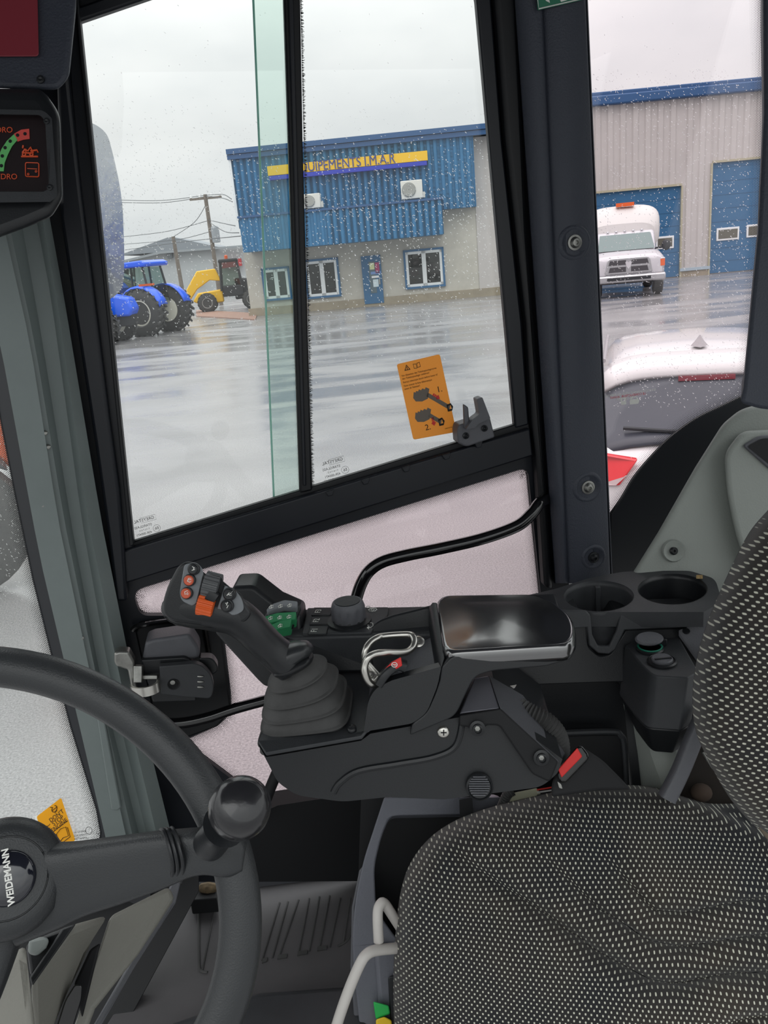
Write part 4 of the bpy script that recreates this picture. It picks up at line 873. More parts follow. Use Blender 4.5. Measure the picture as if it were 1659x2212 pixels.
# storage bin walls
b = MB(); b.prism(Pl(rp([(785,1580),(795,1516,12),(809,1489,16),(845,1470,10),(954,1440,4),(944,1485,10),(922,1540,16),(891,1563,10),(786,1581)]), DC-.012), HB*.012); b.build('bin_near_wall', M_blk2, co, bevel=.003, seg=3)
b = MB(); b.prism(Pl(rp([(797,1400),(795,1372,8),(813,1344,14),(850,1330,8),(932,1310),(930,1420),(810,1470)]), DC+.105), HB*.006); b.build('bin_far_wall', M_blk2, co, bevel=.002)
b = MB(); b.prism([P(790,1578,DC-.0), P(955,1470,DC-.0), P(935,1360,DC+.10), P(800,1470,DC+.10)], V((0,0,-.004))); b.build('bin_floor', M_dgrey, co)
for x, y in ((800,1461),(903,1387)):
    b = MB(); b.lathe(P(x,y,DC+(.05 if x > 850 else .02)), V((0,-.5,.85)), [(.008,0),(.008,.0015),(.0055,.003),(.003,.003),(.0001,.001)], 20); b.build('bin_screw', M_steel, co)
# armrest: carrier and pad
carr = rp([(950,1470),(954,1440,3),(975,1418,10),(1010,1410),(1240,1404,8),(1236,1424,12),(1180,1440),(1062,1450,20),(1026,1462,16),(1006,1500,20),(985,1548,20),(885,1590),(890,1563,10),(922,1540,16),(940,1500)])
sil(carr, DC-.012, .16, V((.10,1,.0)).normalized()).build('armrest_carrier', M_blk2, co, bevel=.006, seg=4)
# pad as a soft cushion lofted between its outline at the carrier and a smaller outline on top
def padring(pts, n=60):
    q = rp(pts, 8); L_ = [V(a) for a in q]; per = [0]
    for a, c in zip(L_, L_[1:]+[L_[0]]): per.append(per[-1]+(c-a).length)
    out = []
    for k in range(n):
        t = per[-1]*k/n
        for i in range(len(L_)):
            if per[i] <= t <= per[i+1]:
                f = (t-per[i])/max(per[i+1]-per[i], 1e-6); out.append(L_[i].lerp(L_[(i+1) % len(L_)], f)); break
    return out
zp = P(1000,1420,DC-.01).z
# control outlines in pixels seen on planes of rising height
base_ = [Z(p.x, p.y, zp-.002) for p in padring([(958,1428,24),(1246,1410,34),(1244,1350,60),(1176,1296,60),(936,1299,34)], 72)]
ctr_ = sum(base_, V((0,0,0)))/72; rings = []
for f, dz in ((.975,-.010),(1.0,-.004),(1.0,.002),(.988,.0065),(.965,.0092),(.94,.0102),(.92,.0103),(.90,.0100)):
    rings.append([ctr_+(p-ctr_)*f+V((0,0,dz)) for p in base_])
cen = sum((p for p in rings[-1]), V((0,0,0)))/72; last_ = rings[-1]
for f, dz in ((.7,.0012),(.35,.0020),(.02,.0023)): rings.append([cen+(p-cen)*f+V((0,0,dz)) for p in last_])
b = MB(); b.loft(rings); b.build('armrest_pad', M_pad, co, ang=80)
# neck joining pad front to the bin
b = MB(); b.loft([[P(x,y,d) for x,y,d in r] for r in ([(934,1300,1.03),(945,1300,1.03),(962,1418,.925),(954,1442,.915)],[(926,1310,1.03),(943,1312,1.03),(958,1430,.925),(948,1448,.918)],[(926,1360,1.03),(950,1362,1.02),(960,1470,.925),(945,1480,.92)])]); b.build('armrest_neck', M_blk2, co, bevel=.004)
# wire guard
hp = [(820,1466,.93),(806,1478,.925),(795,1470,.92),(788,1452,.915),(788,1436,.915),(796,1420,.915),(812,1412,.92),(832,1410,.925),(872,1410,.94),(888,1402,.95),(895,1390,.955),(893,1376,.96),(880,1371,.965),(832,1374,.965),(815,1378,.96),(800,1388,.955),(790,1404,.95),(788,1424,.95),(792,1432,.955),(822,1466,.955)]
b = MB(); b.tube(spl([P(*q) for q in hp], 6), .0042, 12); b.build('wire_guard', M_silver if False else M_steel, co)
# red rocker in the bin
b = MB(); b.limb([(818,1478,.925,9,.012),(835,1452,.925,10,.012),(858,1436,.93,10,.012),(876,1440,.935,11,.014)], e=5); rk = b.build('rocker_switch', M_blk2, co)
b = MB(); b.prism([P(x,y,.917) for x,y in ((816,1473),(828,1448),(846,1430),(866,1419),(869,1438),(848,1450),(838,1462),(824,1478))], F*.004); b.build('red_rocker_face', M_red, rk, bevel=.001)
b = MB(); b.tube([P(852+6*math.cos(a),1436+5*math.sin(a),.9165) for a in [q*.5 for q in range(13)]], .0005, 4, True); b.tube([P(*q,.9165) for q in ((848,1436),(856,1436))], .0006, 4); b.build('lamp_symbol', M_white, rk)
# ---- mount bracket behind the armrest
b = MB(); b.prism([P(993,1541,.93), P(1080,1530,.93), P(1056,1459,.985), P(1024,1465,.985)], -U*.01+F*.02); b.build('bracket_face', mat('satin_grey_steel',(120,120,128),.35,metal=.3), co, bevel=.002)
b = MB(); b.prism([P(1080,1530,.925), P(1208,1648,.925), P(1223,1630,.97), P(1130,1502,1.0), P(1056,1459,.985)], F*.02); b.build('bracket_top', M_dgrey, co, bevel=.002)
b = MB(); b.prism(Pl(rp([(992,1545),(1081,1530),(1206,1645,6),(1188,1690,10),(1150,1672,8),(1078,1566,10),(1050,1566),(1040,1580,6),(1020,1582,6),(1012,1570),(992,1568)]), .918), F*.03); b.build('side_plate', M_matt, co, bevel=.002)
for x, y in ((1031,1573),(1169,1636)):
    b = MB(); b.lathe(P(x,y,.916), -F, [(.009,0),(.009,.002),(.006,.003),(.006,.007),(.0042,.008),(.0040,.005),(.0001,.005)], 18); b.build('bracket_bolt', M_blk2, co); 
    b = MB(); b.lathe(P(x,y,.910), -F, [(.003,0),(.003,.002),(.0001,.0024)], 6); b.build('bolt_tip', M_zinc, co)
b = MB(); b.lathe(P(1035,1697,.928), -F, [(.0155,0),(.0155,.006),(.0135,.008),(.0125,.006),(.0001,.005)], 28); vk = b.build('vent_knob', M_blk2, co)
b = MB()
for k in range(-4,5):
    w = math.sqrt(max(.0001, 1-(k/5)**2))*.0118; b.box(P(1035,1697,.922)+U*.0026*k-F*.001, R*w, U*.0006, F*.001)
b.build('vent_ribs', M_dgrey, vk)
# corrugated hose
hs = spl([P(*q) for q in ((1105,1520,1.0),(1140,1540,.985),(1175,1558,.98),(1200,1585,.985),(1208,1618,.995),(1202,1650,1.01))], 22)
rs = [.0118+.0016*math.sin(2*math.pi*i/4.0) for i in range(len(hs))]
b = MB(); b.tube(hs, rs, 16); ho = b.build('corrugated_hose', M_rub); tag(ho, 'black corrugated cable hose arching down behind the armrest bracket', 'hose')
# ---- rear lower black box behind the armrest (side console under cup tray)
sc = empty('side_console', P(1300,1480,1.2), 'black side console with two cup holders and a socket block behind the armrest', 'console')
ZT = P(1295,1290,1.15).z
def zt(x, y, dz=0): return Z(x, y, ZT+dz)
outl = rp([(1120,1290),(1200,1272,10),(1275,1248,10),(1345,1235,16),(1395,1233),(1490,1233,10),(1545,1250,14),(1560,1300),(1520,1322),(1342,1322,5),(1330,1322),(1282,1322),(1268,1322,5),(1215,1324),(1180,1322),(1110,1310)])
def ell(cx, cy, a, b_, n=40, dz=0): return [zt(cx+a*math.cos(2*math.pi*k/n), cy+b_*math.sin(2*math.pi*k/n), dz) for k in range(n)]
cups = [(1294,1288,77,34),(1453,1273,77,34)]
b = MB(); b.prism([zt(x,y) for x,y in outl], V((0,0,-.022)), holes=[ell(*cups[0])]+[ell(*cups[1])]); b.build('cup_tray', M_blk, sc, bevel=.002)
for i, (cx, cy, a, e_) in enumerate(cups):
    top = ell(cx, cy, a*1.0, e_*1.0); cen = sum(top, V((0,0,0)))/len(top); dp = .075
    b = MB(); b.loft([top, [cen+(p-cen)*.97+V((0,0,-.008)) for p in top], [cen+(p-cen)*.86+V((0,0,-dp)) for p in top], [cen+(p-cen)*.02+V((0,0,-dp)) for p in top]], cap=False)
    cp = b.build('cup_well', M_blk if i == 0 else M_blk2, sc, solid=.003, fixn=False)
    if i == 0:
        q = cen+(zt(1290,1262)-cen)*.93; b = MB(); b.box(q+V((0,-.002,-.035)), R0*.0035, HB*.004, V((0,0,.034))); b.build('well_rib', M_blk, cp, bevel=.001)
# front skirts, with the V notch of the near cup
fz = lambda x, y, d=1.075: P(x, y, d)
dF = (zt(1300,1322)-C0).dot(F)
b = MB(); b.prism([P(x,y,dF-.004) for x,y in [(1110,1310),(1180,1318),(1267,1320),(1276,1330),(1280,1372),(1292,1396),(1316,1396),(1332,1362),(1342,1322),(1545,1316),(1550,1352),(1440,1358),(1350,1362),(1330,1404),(1316,1414),(1292,1412),(1272,1395),(1268,1356),(1225,1360),(1110,1360)]], HB*.006); b.build('tray_skirt', M_blk, sc, bevel=.002)
b = MB(); b.prism([P(x,y,dF+.004) for x,y in rp([(1100,1350),(1268,1352),(1272,1398,8),(1296,1418,8),(1318,1414,8),(1352,1360),(1560,1354),(1560,1480),(1335,1474),(1100,1482)])], HB*.10); b.build('console_front', M_blk2, sc, bevel=.002)
# socket block
b = MB(); SB = lambda x, y, d=1.06: P(x, y, d)
tp_ = [(1352,1394),(1372,1380),(1470,1372),(1500,1436),(1482,1462),(1408,1458),(1380,1440)]
zs_ = SB(1420,1420).z
b = MB(); t3 = [Z(x,y,zs_) for x,y in rp([(1350,1394),(1375,1380),(1465,1372),(1510,1452),(1486,1464),(1412,1460,22),(1390,1440,10)])]; b.prism(t3, V((-.008,.0,-.075))); b.build('socket_block', M_blk, sc, bevel=.002)
b = MB(); bt = [p+V((-.008,0,-.075)) for p in t3]; cb = sum(bt, V((0,0,0)))/len(bt); b.loft([bt, [cb+(p-cb)*.6+V((.012,.01,-.05)) for p in bt]]); b.build('block_base', M_blk2, sc, bevel=.002)
for x, y, op in ((1404,1402,1),(1430,1430,0)):
    c = Z(x, y, zs_+.0005); b = MB(); b.lathe(c, (0,0,1), [(.0185,0),(.0185,.002),(.0165,.0035),(.0155,.0022),(.0001,.0022)], 28); sk = b.build('socket', M_blk2, sc)
    if op:
        b = MB(); b.lathe(c+V((0,0,.003)), (0,0,1), [(.016,0),(.0165,.0016),(.0145,.002),(.014,0)], 28); b.build('green_seal_ring', mat('dark_green_ring',(30,110,90),.4), sk)
        b = MB(); b.lathe(c+V((0,.004,.012)), (0,-.35,.93), [(.0185,0),(.019,.002),(.017,.004),(.0001,.0045)], 28, ex=R0, sc=(1,.62)); b.build('socket_flap', M_dgrey, sk)
        b = MB(); b.box(c+V((.019,.006,.006)), R0*.005, HB*.004, V((0,0,.005))); b.build('hinge', M_blk2, sk, bevel=.001)
    else:
        b = MB(); b.lathe(c+V((0,0,.002)), (0,0,1), [(.0135,0),(.0135,.003),(.012,.0045),(.0001,.005)], 28); b.build('socket_cap', M_dgrey, sk)
        b = MB(); b.box(c+V((0,-.004,.0072)), R0*.011, HB*.0012, V((0,0,.001))); b.build('cap_grip', M_blk2, sk)
b = MB(); b.prism([P(x,y,1.10) for x,y in rp([(1464,1362,6),(1500,1350),(1600,1340),(1600,1480),(1505,1420)])], V((0,0,-.006))); pl = b.build('side_cover', M_dgrey, sc, bevel=.002)
b = MB(); b.lathe(P(1482,1364,1.095), V((0,-.4,.9)), [(.005,0),(.005,.0015),(.003,.002),(.0001,.0012)], 14); b.build('screw', M_blk2, pl)
b = MB(); b.prism([P(x,y,d) for x,y,d in ((1352,1396,1.10),(1486,1464,1.10),(1512,1570,1.12),(1460,1600,1.14),(1400,1565,1.14),(1332,1474,1.14))], F*.02); b.build('lower_shroud', M_blk2, sc, bevel=.003)
b = MB(); b.prism([P(x,y,d) for x,y,d in ((1455,1440,1.12),(1600,1440,1.12),(1600,1640,1.12),(1478,1622,1.13),(1450,1560,1.14))], F*.01); b.build('grey_shroud', M_dgrey, sc, bevel=.002)
lf = MB(); lf.grid([[Z(1504+14*i/4, 1242+8*j/3, ZT+.001+.004*math.sin(i*2.1+j*1.7)**2) for i in range(5)] for j in range(4)]); o = lf.build('dry_leaf', mat('dry_tan_leaf',(176,150,104),.8,var=.3,vs=300)); tag(o, 'small dry tan leaf fragment lying behind the far cup holder', 'leaf')
# ---- keypad console beyond the joystick
kp = empty('switch_console', P(750,1450,1.08), 'black switch console with rotary knob, F keys and green rockers behind the joystick', 'console')
zk = P(760,1372,1.03).z
kz = lambda x, y, dz=0: Z(x, y, zk+dz)
b = MB(); b.prism([kz(x,y) for x,y in ((560,1378),(935,1368),(935,1308),(650,1315),(560,1322))], V((0,0,-.05))); b.build('panel_body', M_blk, kp, bevel=.004, seg=3)
b = MB(); b.prism([P(x,y,1.04) for x,y in rp([(560,1380),(930,1372),(960,1450),(700,1455,10),(650,1478,10),(573,1486,10),(556,1470),(463,1368),(500,1300)])], HB*.04); b.build('pod_front', M_blk2, kp, bevel=.004, seg=3)
b = MB(); b.prism([P(x,y,1.06) for x,y in rp([(470,1375),(502,1268,8),(546,1266,10),(600,1308),(650,1330),(655,1400),(560,1440)])], HB*.05); b.build('pod_wedge', M_blk2, kp, bevel=.005, seg=3)
b = MB(); b.prism([kz(x,y,.003) for x,y in rp([(652,1369,4),(802,1366,3),(812,1350),(837,1330,4),(840,1311,4),(664,1313,4)])], V((0,0,-.004))); kb = b.build('keypad', M_blk, kp, bevel=.001)
kx = kz(800,1340)-kz(700,1342); ky = V((-kx.y, kx.x, 0))
for y, tx in ((1320,'F3'),(1340,'F2'),(1361,'F1')):
    x0 = 664+(1369-y)*.2; b = MB(); b.prism([kz(q,w,.0045) for q,w in rp([(x0-2,y+9,2),(x0+40,y+8,2),(x0+44,y-8,2),(x0+4,y-8,2)])], V((0,0,-.002))); ky_ = b.build('key', M_blk2, kb, bevel=.0008)
    text('key_legend', tx, .0115, kz(x0+14,y,.0048), ky, -kx, M_white, ky_, ext=.0001)
b = MB(); g0 = kz(805,1317,.0035)
gv = [g0+kx.normalized()*(.0048 if k % 2 else .0060)*math.cos(a)+ky.normalized()*(.0048 if k % 2 else .0060)*math.sin(a) for k, a in [(k, k*math.pi/8) for k in range(16)]]
b.tube(gv, .0005, 4, True); b.tube([g0+(kx.normalized()*math.cos(a)+ky.normalized()*math.sin(a))*.0025 for a in [q*.7 for q in range(9)]], .0004, 4, True); g1 = kz(795,1311,.0035)
b.tube([g1+(kx.normalized()*math.cos(a)+ky.normalized()*math.sin(a))*.0028 for a in [q*.7 for q in range(9)]], .0005, 4, True); b.build('gear_symbol', M_white, kb)
b = MB(); b.tube([kz(x,y,.0035) for x,y in ((795,1352),(795,1348),(799,1345),(805,1346),(806,1352),(800,1356),(794,1356))], .0005, 4); b.tube([kz(x,y,.0035) for x,y in ((798,1353),(793,1356),(797,1359))], .0005, 4); b.build('return_symbol', M_white, kb)
kc = kz(755,1343,.003)
b = MB(); b.lathe(kc, (0,0,1), [(.029,0),(.029,.003),(.022,.004),(.0215,.006)], 40); ring_ = b.build('knob_collar', M_blk2, kp)
kn = MB(); pr = []
prof = [(.0215,.004),(.0225,.006),(.0225,.020),(.0218,.023),(.0205,.027),(.019,.029),(.0001,.029)]
n = 64; rings = []
for r, h in prof:
    rings.append([kc+V((0,0,h))+(R0*math.cos(2*math.pi*j/n)+V((0,1,0))*math.sin(2*math.pi*j/n))*(r-(.0012 if (j//2) % 3 == 0 and .005 < h < .022 else 0)) for j in range(n)])
kn.loft(rings); kn_ = kn.build('rotary_knob', M_dgrey, kp, ang=40)
b = MB(); b.lathe(kc+V((0,0,.0288)), (0,0,1), [(.0165,0),(.0165,.0006),(.016,.001),(.0001,.0004)], 40); b.build('knob_inlay', M_blk2, kn_)
# rockers
for (px, m_, nm, sy) in (([(575,1316),(590,1303),(615,1295),(643,1298),(641,1312),(612,1309),(590,1316),(578,1322)],M_lgrey,'grey_rocker',0),
                     ([(569,1332),(600,1323),(640,1321),(638,1338),(604,1340),(573,1346)],M_green,'green_rocker',1),
                     ([(580,1352),(605,1341),(630,1337),(627,1354),(604,1358),(584,1364)],M_green,'green_rocker',2)):
    b = MB(); b.prism([P(x,y,1.005) for x,y in rp([(p[0],p[1],3) for p in px])], F*.012-U*.012); rk = b.build(nm, m_, kp, bevel=.0015)
    b = MB(); cx = sum(p[0] for p in px)/len(px); cy = sum(p[1] for p in px)/len(px)
    for dx in ((0,) if sy == 2 else (-20,0,20)): 
        for l in (((-5,2),(0,-3),(5,-2)),((-4,4),(5,1)),((0,-4),(1,4))): b.tube([P(cx+dx+q[0],cy+q[1]-dx*.08,1.0035) for q in l], .0004, 4)
    b.build('rocker_symbol', M_white, rk)
b = MB(); b.prism([P(x,y,1.012) for x,y in ((575,1322),(566,1348),(582,1368),(632,1360),(650,1318),(648,1304))], F*.02); b.build('rocker_frame', M_blk2, kp, bevel=.002)
# ---- joystick
js = empty('joystick', P(640,1440,.95), 'black multi function joystick with orange and grey thumb wheels and a ribbed rubber boot', 'joystick')
# boot: stacked horizontal rings from the cover plate up to the collar
def rring(c, hx, hy, rot, e, n=48):
    out = []
    for j in range(n):
        a = 2*math.pi*j/n; cs, sn = math.cos(a), math.sin(a)
        x = hx*math.copysign(abs(cs)**(2/e), cs); y = hy*math.copysign(abs(sn)**(2/e), sn)
        out.append(c+rot@V((x,y,0)))
    return out
rt0 = Matrix.Rotation(math.radians(-4),3,'Z')
LV = [(627,1437,.930,47,2.2),(643,1455,.945,63,2.3),(652,1482,.957,78,2.6),(659,1509,.967,87,3.2),(665,1534,.977,92,4.2),(668,1560,.988,96,7)]
rings = []
for i, (a, c) in enumerate(zip(LV, LV[1:])):
    pa, pc = P(*a[:3]), P(*c[:3]); ra_, rc_ = a[3]*a[2]/FPX, c[3]*c[2]/FPX
    for t, k in ((.04,-.0035),(.12,-.0045),(.35,-.001),(.62,.0006),(.82,.0012),(.90,.0030),(.97,.0030),(1.0,.0008)):
        e = a[4]+(c[4]-a[4])*t; rot = rt0 @ Matrix.Rotation(math.radians(-16+16*(i+t)/5),3,'Y') @ Matrix.Rotation(math.radians(6-6*(i+t)/5),3,'X')
        hx = ra_+(rc_-ra_)*t+k; rings.append(rring(pa.lerp(pc, t), hx, hx*.97, rot, e))
rings.append(rring(P(668,1575,.992), .0545, .053, rt0, 8))
b = MB(); b.loft(rings[::-1]); b.build('rubber_boot', M_rub, js, ang=30)
# collar
b = MB(); b.limb([(596,1448,.915,4,.02),(602,1449,.915,10,.026),(630,1442,.915,14,.028),(664,1424,.915,12,.026),(672,1416,.915,4,.018)], e=2.2); b.build('boot_collar', M_blk2, js)
# neck
b = MB(); b.limb([(360,1325,.885,18,.014),(375,1318,.885,34,.020),(410,1312,.885,42,.024),(460,1318,.885,44,.026),(505,1330,.885,41,.026),(535,1350,.89,38,.026),(560,1376,.895,36,.025),(590,1405,.905,35,.025),(618,1428,.912,37,.027),(634,1442,.916,34,.027),(640,1448,.918,20,.02)], n=32, e=2.3); b.build('grip_stem', M_gloss if False else M_blk2, js, ang=70)
b = MB(); b.limb([(606,1430,.912,30,.026),(636,1412,.912,27,.026),(658,1402,.911,20,.021),(670,1397,.911,12,.014),(675,1394,.911,3,.004)], n=28, e=2.2); b.build('grip_flange', mat('satin_black_grip',(44,46,48),.3), js, ang=80)
# head
hd_out = rp([(362,1265,20),(385,1222,16),(402,1212,10),(428,1216,10),(436,1232),(450,1244),(470,1245,8),(502,1272),(522,1282,14),(528,1300),(545,1325,10),(530,1345,30),(500,1352,10),(430,1350,20),(370,1342,14),(352,1325,14),(352,1300,10)])
b = MB(); b.prism(Pl(hd_out, .862), F*.05); b.build('grip_head', M_blk2, js, bevel=.009, seg=5, ang=60)
def faceplate(px, name): b = MB(); b.prism(Pl(rp(px), .8595), F*.004); return b.build(name, M_lgrey, js, bevel=.0008)
fp1 = faceplate([(398,1219,8),(424,1214,8),(436,1226,6),(440,1238,4),(424,1304,6),(415,1309,6),(392,1298,10),(388,1280,6)], 'button_plate')
fp2 = faceplate([(486,1264,5),(512,1278,8),(524,1296,10),(528,1318,10),(512,1328,8),(476,1331,5),(466,1324,4)], 'button_plate')
def button(x, y, r, m_, par, sym):
    c = P(x, y, .8592); k = .8592/FPX
    b = MB(); b.lathe(c, -F-R*.15, [(r*k*1.15,0),(r*k*1.15,.003),(r*k,.0035)], 28); bz = b.build('button_bezel', M_blk2, par)
    b = MB(); b.lathe(c, -F-R*.15, [(r*k*.95,.002),(r*k*.95,.0048),(r*k*.8,.0056),(.0001,.0052)], 28); bt = b.build('button_cap', m_, bz)
    q = P(x-1.0, y-.5, .8592-.0056)
    if sym == 'A': text('button_letter', 'A', .0072, q, -U-R*.1, R-U*.1, M_white, bt, ext=.0002)
    else:
        b = MB()
        for l in sym: b.tube([q+R*k*u-U*k*v for u, v in l], .0005, 4)
        b.build('button_symbol', M_white, bt)
    return bz
bkt = [[(-5,3),(-3,-3),(3,-4),(5,2),(0,5),(-5,3)],[(-3,0),(4,-1)]]
button(420,1229,11.5,M_blk2,fp1,'A'); button(411,1253,11.5,M_orange if False else mat('orange_red_button',(200,88,58),.4),fp1,bkt); button(405,1281,11.5,bpy.data.materials['orange_red_button'],fp1,[[(-4,4),(-5,-2),(1,-5),(5,-1),(2,4),(-2,2)],[(0,-1),(2,1)]])
button(497,1283,12.5,M_blk2,fp2,[[(-6,4),(-1,-2),(2,0),(6,-5)],[(2,3),(7,3)],[(-4,1),(1,3)]]); button(492,1308,12.5,M_blk2,fp2,[[(1,-7),(-2,0),(2,0),(-1,6)],[(-4,-4),(-2,-5)]])
# thumb wheels in their slot
b = MB(); b.prism(Pl(rp([(436,1252,6),(450,1240,6),(478,1246,6),(484,1262),(464,1330,6),(436,1330,6),(424,1318,5)]), .8600), F*.004); sl = b.build('wheel_slot', M_matt, js)
axw = (R*.97-U*.25).normalized()
def twheel(x, y, r, hw, m_, name, n=80, d=.868):
    o = P(x, y, d); b = MB(); rings = []
    ex = axw.cross(F).normalized(); ey = axw.cross(ex)
    for h, rr in ((-hw,r*.8),(-hw*.9,r),(hw*.9,r),(hw,r*.8)):
        rings.append([o+axw*h+(ex*math.cos(2*math.pi*j/n)+ey*math.sin(2*math.pi*j/n))*(rr*(1-(.07 if j % 4 < 2 else 0))) for j in range(n)])
    b.loft(rings); return b.build(name, m_, js, ang=25)
twheel(458,1266,.0150,.0088,mat('dark_grey_thumb_wheel',(84,86,88),.4),'grey_thumb_wheel')
twheel(447,1306,.0135,.0092,M_orange,'orange_thumb_wheel',d=.866)
b = MB(); b.limb([(450,1282,.858,14,.004),(468,1294,.858,14,.004)], e=3, sm=1); b.build('wheel_divider', M_blk2, js)
# seam along the grip
b = MB(); b.tube(spl([P(*q) for q in ((353,1330,.872),(372,1345,.866),(420,1357,.864),(480,1359,.866),(520,1372,.868),(550,1400,.876),(585,1440,.886))], 6), .0006, 5); b.build('grip_seam', M_matt, js)
# ================================================================ DOOR LATCH, GRAB BARS
lt = empty('door_latch', W(400,1540,.05), 'black door latch box with zinc striker below the side window', 'latch')
strip([(292,1366),(300,1345),(430,1322),(462,1326,),(480,1380),(500,1535),(470,1570),(372,1606),(330,1540)], -.01, .004, M_seal, 'backing_plate', lt)
b = MB(); b.tube(spl([W(x,y,.012) for x,y in ((286,1362),(300,1352),(360,1342),(430,1338),(440,1350),(452,1420))],4), .004, 8); b.build('plate_rim', M_gloss, lt)
b = MB(); b.prism(Wl(rp([(306,1430),(314,1388,6),(330,1382),(410,1370,8),(430,1400,8),(432,1420),(420,1425,6)]), .085), OUT*.05-V((0,0,.004))); b.build('latch_housing', M_dgrey, lt, bevel=.005, seg=3)
b = MB(); b.prism(Wl(rp([(305,1426,4),(400,1420,6),(414,1430,8),(425,1470),(424,1515),(330,1518,6),(320,1480),(306,1440)]), .092), OUT*.05); b.build('latch_cover', M_blk2, lt, bevel=.004, seg=3)
b = MB(); b.prism(Wl(rp([(344,1440,3),(430,1433,16),(456,1455,24),(463,1485,12),(456,1510,10),(400,1506),(348,1500,4)]), .105), OUT*.012); lv = b.build('release_lever', M_blk, lt, bevel=.003, seg=3)
b = MB(); b.prism(Wl(rp([(430,1422,4),(460,1422,10),(471,1440,8),(470,1450),(455,1462,6),(432,1438,5)]), .085), OUT*.02); b.build('lever_tab', M_blk2, lt, bevel=.003)
for y in (1461,1472.5,1484):
    b = MB(); p = W(433,y,.105); b.ell(p, R*.0052, U*.0018, F*.002, 12, 6); b.build('grip_slot', M_zinc, lv)
b = MB(); b.lathe(W(375,1478,.105), WN, [(.0085,0),(.0085,.0012),(.007,.0005),(.0068,-.004),(.0001,-.004)], 20); lk = b.build('lock_hole', M_matt, lv)
b = MB(); b.lathe(W(373,1474,.105), WN, [(.0035,0),(.0035,.001),(.0015,.0015),(.0001,.0012)], 12); b.build('lock_pin', M_zinc, lv)
stl = empty('striker_bracket', W(300,1480,.08), 'folded zinc striker bracket with a rounded loop fixed to the grey pillar', 'bracket')
b = MB(); b.prism(Wl(rp([(246,1412,4),(258,1408),(278,1409,4),(290,1430),(296,1500),(302,1530),(294,1535),(285,1500),(276,1448,4),(250,1440,6),(246,1430)]), .10), OUT*.02); b.build('angle_plate', M_zinc, stl, bevel=.003)
c = W(312,1474,.11); b = MB(); n = 24; rr = []
for (dz, rad) in ((0,.0165),(-.014,.0165),(-.014,.0135),(0,.0135)):
    rr.append([c+V((math.cos(a)*rad*1.25, math.sin(a)*rad, dz)) for a in [math.pi*(1.02+1.1*k/(n-1)) for k in range(n)]])
b.grid([[rr[q][k] for q in (0,1,2,3,0)] for k in range(n)]); b.build('loop', M_steel, stl, ang=60)
b = MB(); b.box(W(300,1455,.10), R*.006, U*.012, F*.006); b.box(W(320,1462,.10), R*.014, U*.003, F*.004); b.build('bolt_block', M_zinc, stl, bevel=.001)
# upper grab bar
def bar(name, pts, r, m, label, cat, n=14):
    b = MB(); b.tube(spl([P(*q) if len(q) == 3 else W(q[0],q[1],q[3]) for q in pts], 8), r, n); o = b.build(name, m, ang=80); tag(o, label, cat); return o
bar('grab_rail', [(1180,1078,0,.02),(1166,1086,0,.04),(1148,1110,0,.05),(1115,1137,0,.055),(1040,1164,0,.055),(950,1185,0,.055),(880,1199,0,.055),(828,1213,0,.055),(798,1233,0,.055),(780,1262,0,.055),(768,1300,0,.055),(760,1340,0,.055),(745,1420,0,.055)], .0095, M_gloss, 'glossy black bent grab rail running from the pillar down behind the rotary knob', 'rail')
bar('door_handrail', [(330,1562,0,.05),(390,1562,0,.05),(450,1550,0,.05),(510,1530,0,.05),(600,1505,0,.05),(680,1478,0,.05)], .0085, M_gloss, 'glossy black handrail crossing the lower pane behind the steering wheel', 'rail')
bar('support_strut', [(640,1560,0,.05),(615,1630,0,.05),(585,1700,0,.05),(560,1770,0,.05)], .009, M_matt, 'black strut dropping from the underside of the joystick console', 'strut')
# ================================================================ LOWER CAB: floor mat, seat box, storage, wheel arch
FZ = lambda x, y, dz=0: Z(x, y, ZF+dz)
mt = empty('floor_mat', FZ(600,2000), 'dark grey ribbed rubber mat on the cab floor', 'mat')
b = MB(); b.prism([FZ(x,y,.012) for x,y in rp([(200,2260),(300,2100),(385,1960),(420,1915),(560,1893),(790,1862),(800,2100),(790,2400),(180,2400)])], V((0,0,-.012))); b.build('mat_sheet', mat('worn_grey_mat_rubber',(76,74,76),.6,var=.15,vs=6), mt, bevel=.003)
b = MB()
for (xa,ya),(xb,yb) in (((470,1935),(437,2096)),((604,1950),(566,2075)),((622,1948),(588,2070)),((645,1944),(602,2068)),((668,1941),(645,2058)),((690,1937),(668,2055)),((712,1935),(690,2049)),((735,1940),(712,2047)),((757,1940),(742,2038))):
    b = MB(); b.tube([FZ(xa,ya,.0125), FZ(xb,yb,.0125)], .0016, 6); b.build('rib', M_rub, mt)
b = MB(); b.tube(spl([FZ(x,y,.0125) for x,y in ((430,1960),(430,2080),(436,2098),(448,2100))],4), .0022, 6)
b.build('mat_border', M_rub, mt)
for x0,x1,y0 in ((567,577,2077),(600,620,2069),(643,664,2061),(686,706,2051)): b = MB(); b.box((FZ(x0,y0,.012)+FZ(x1,y0-3,.012))/2, (FZ(x1,y0-3)-FZ(x0,y0))*.5, HB*.004, V((0,0,.002))); b.build('rib_end', M_rub, mt)
b = MB(); b.tube(spl([FZ(x,y,.0125) for x,y in ((730,2044),(748,2034),(757,2015),(760,2000))],4), .002, 6); b.build('mat_border', M_rub, mt)
b = MB(); b.prism([FZ(x,y,.001) for x,y in ((380,2130),(800,2105),(800,2400),(380,2400))], V((0,0,.001))); 
b = MB(); b.prism([FZ(x,y,.03) for x,y in ((545,1900),(555,1880),(800,1845),(800,1868)) ], V((0,0,-.03))); o = b.build('sill_edge', M_dgrey, door, bevel=.003)
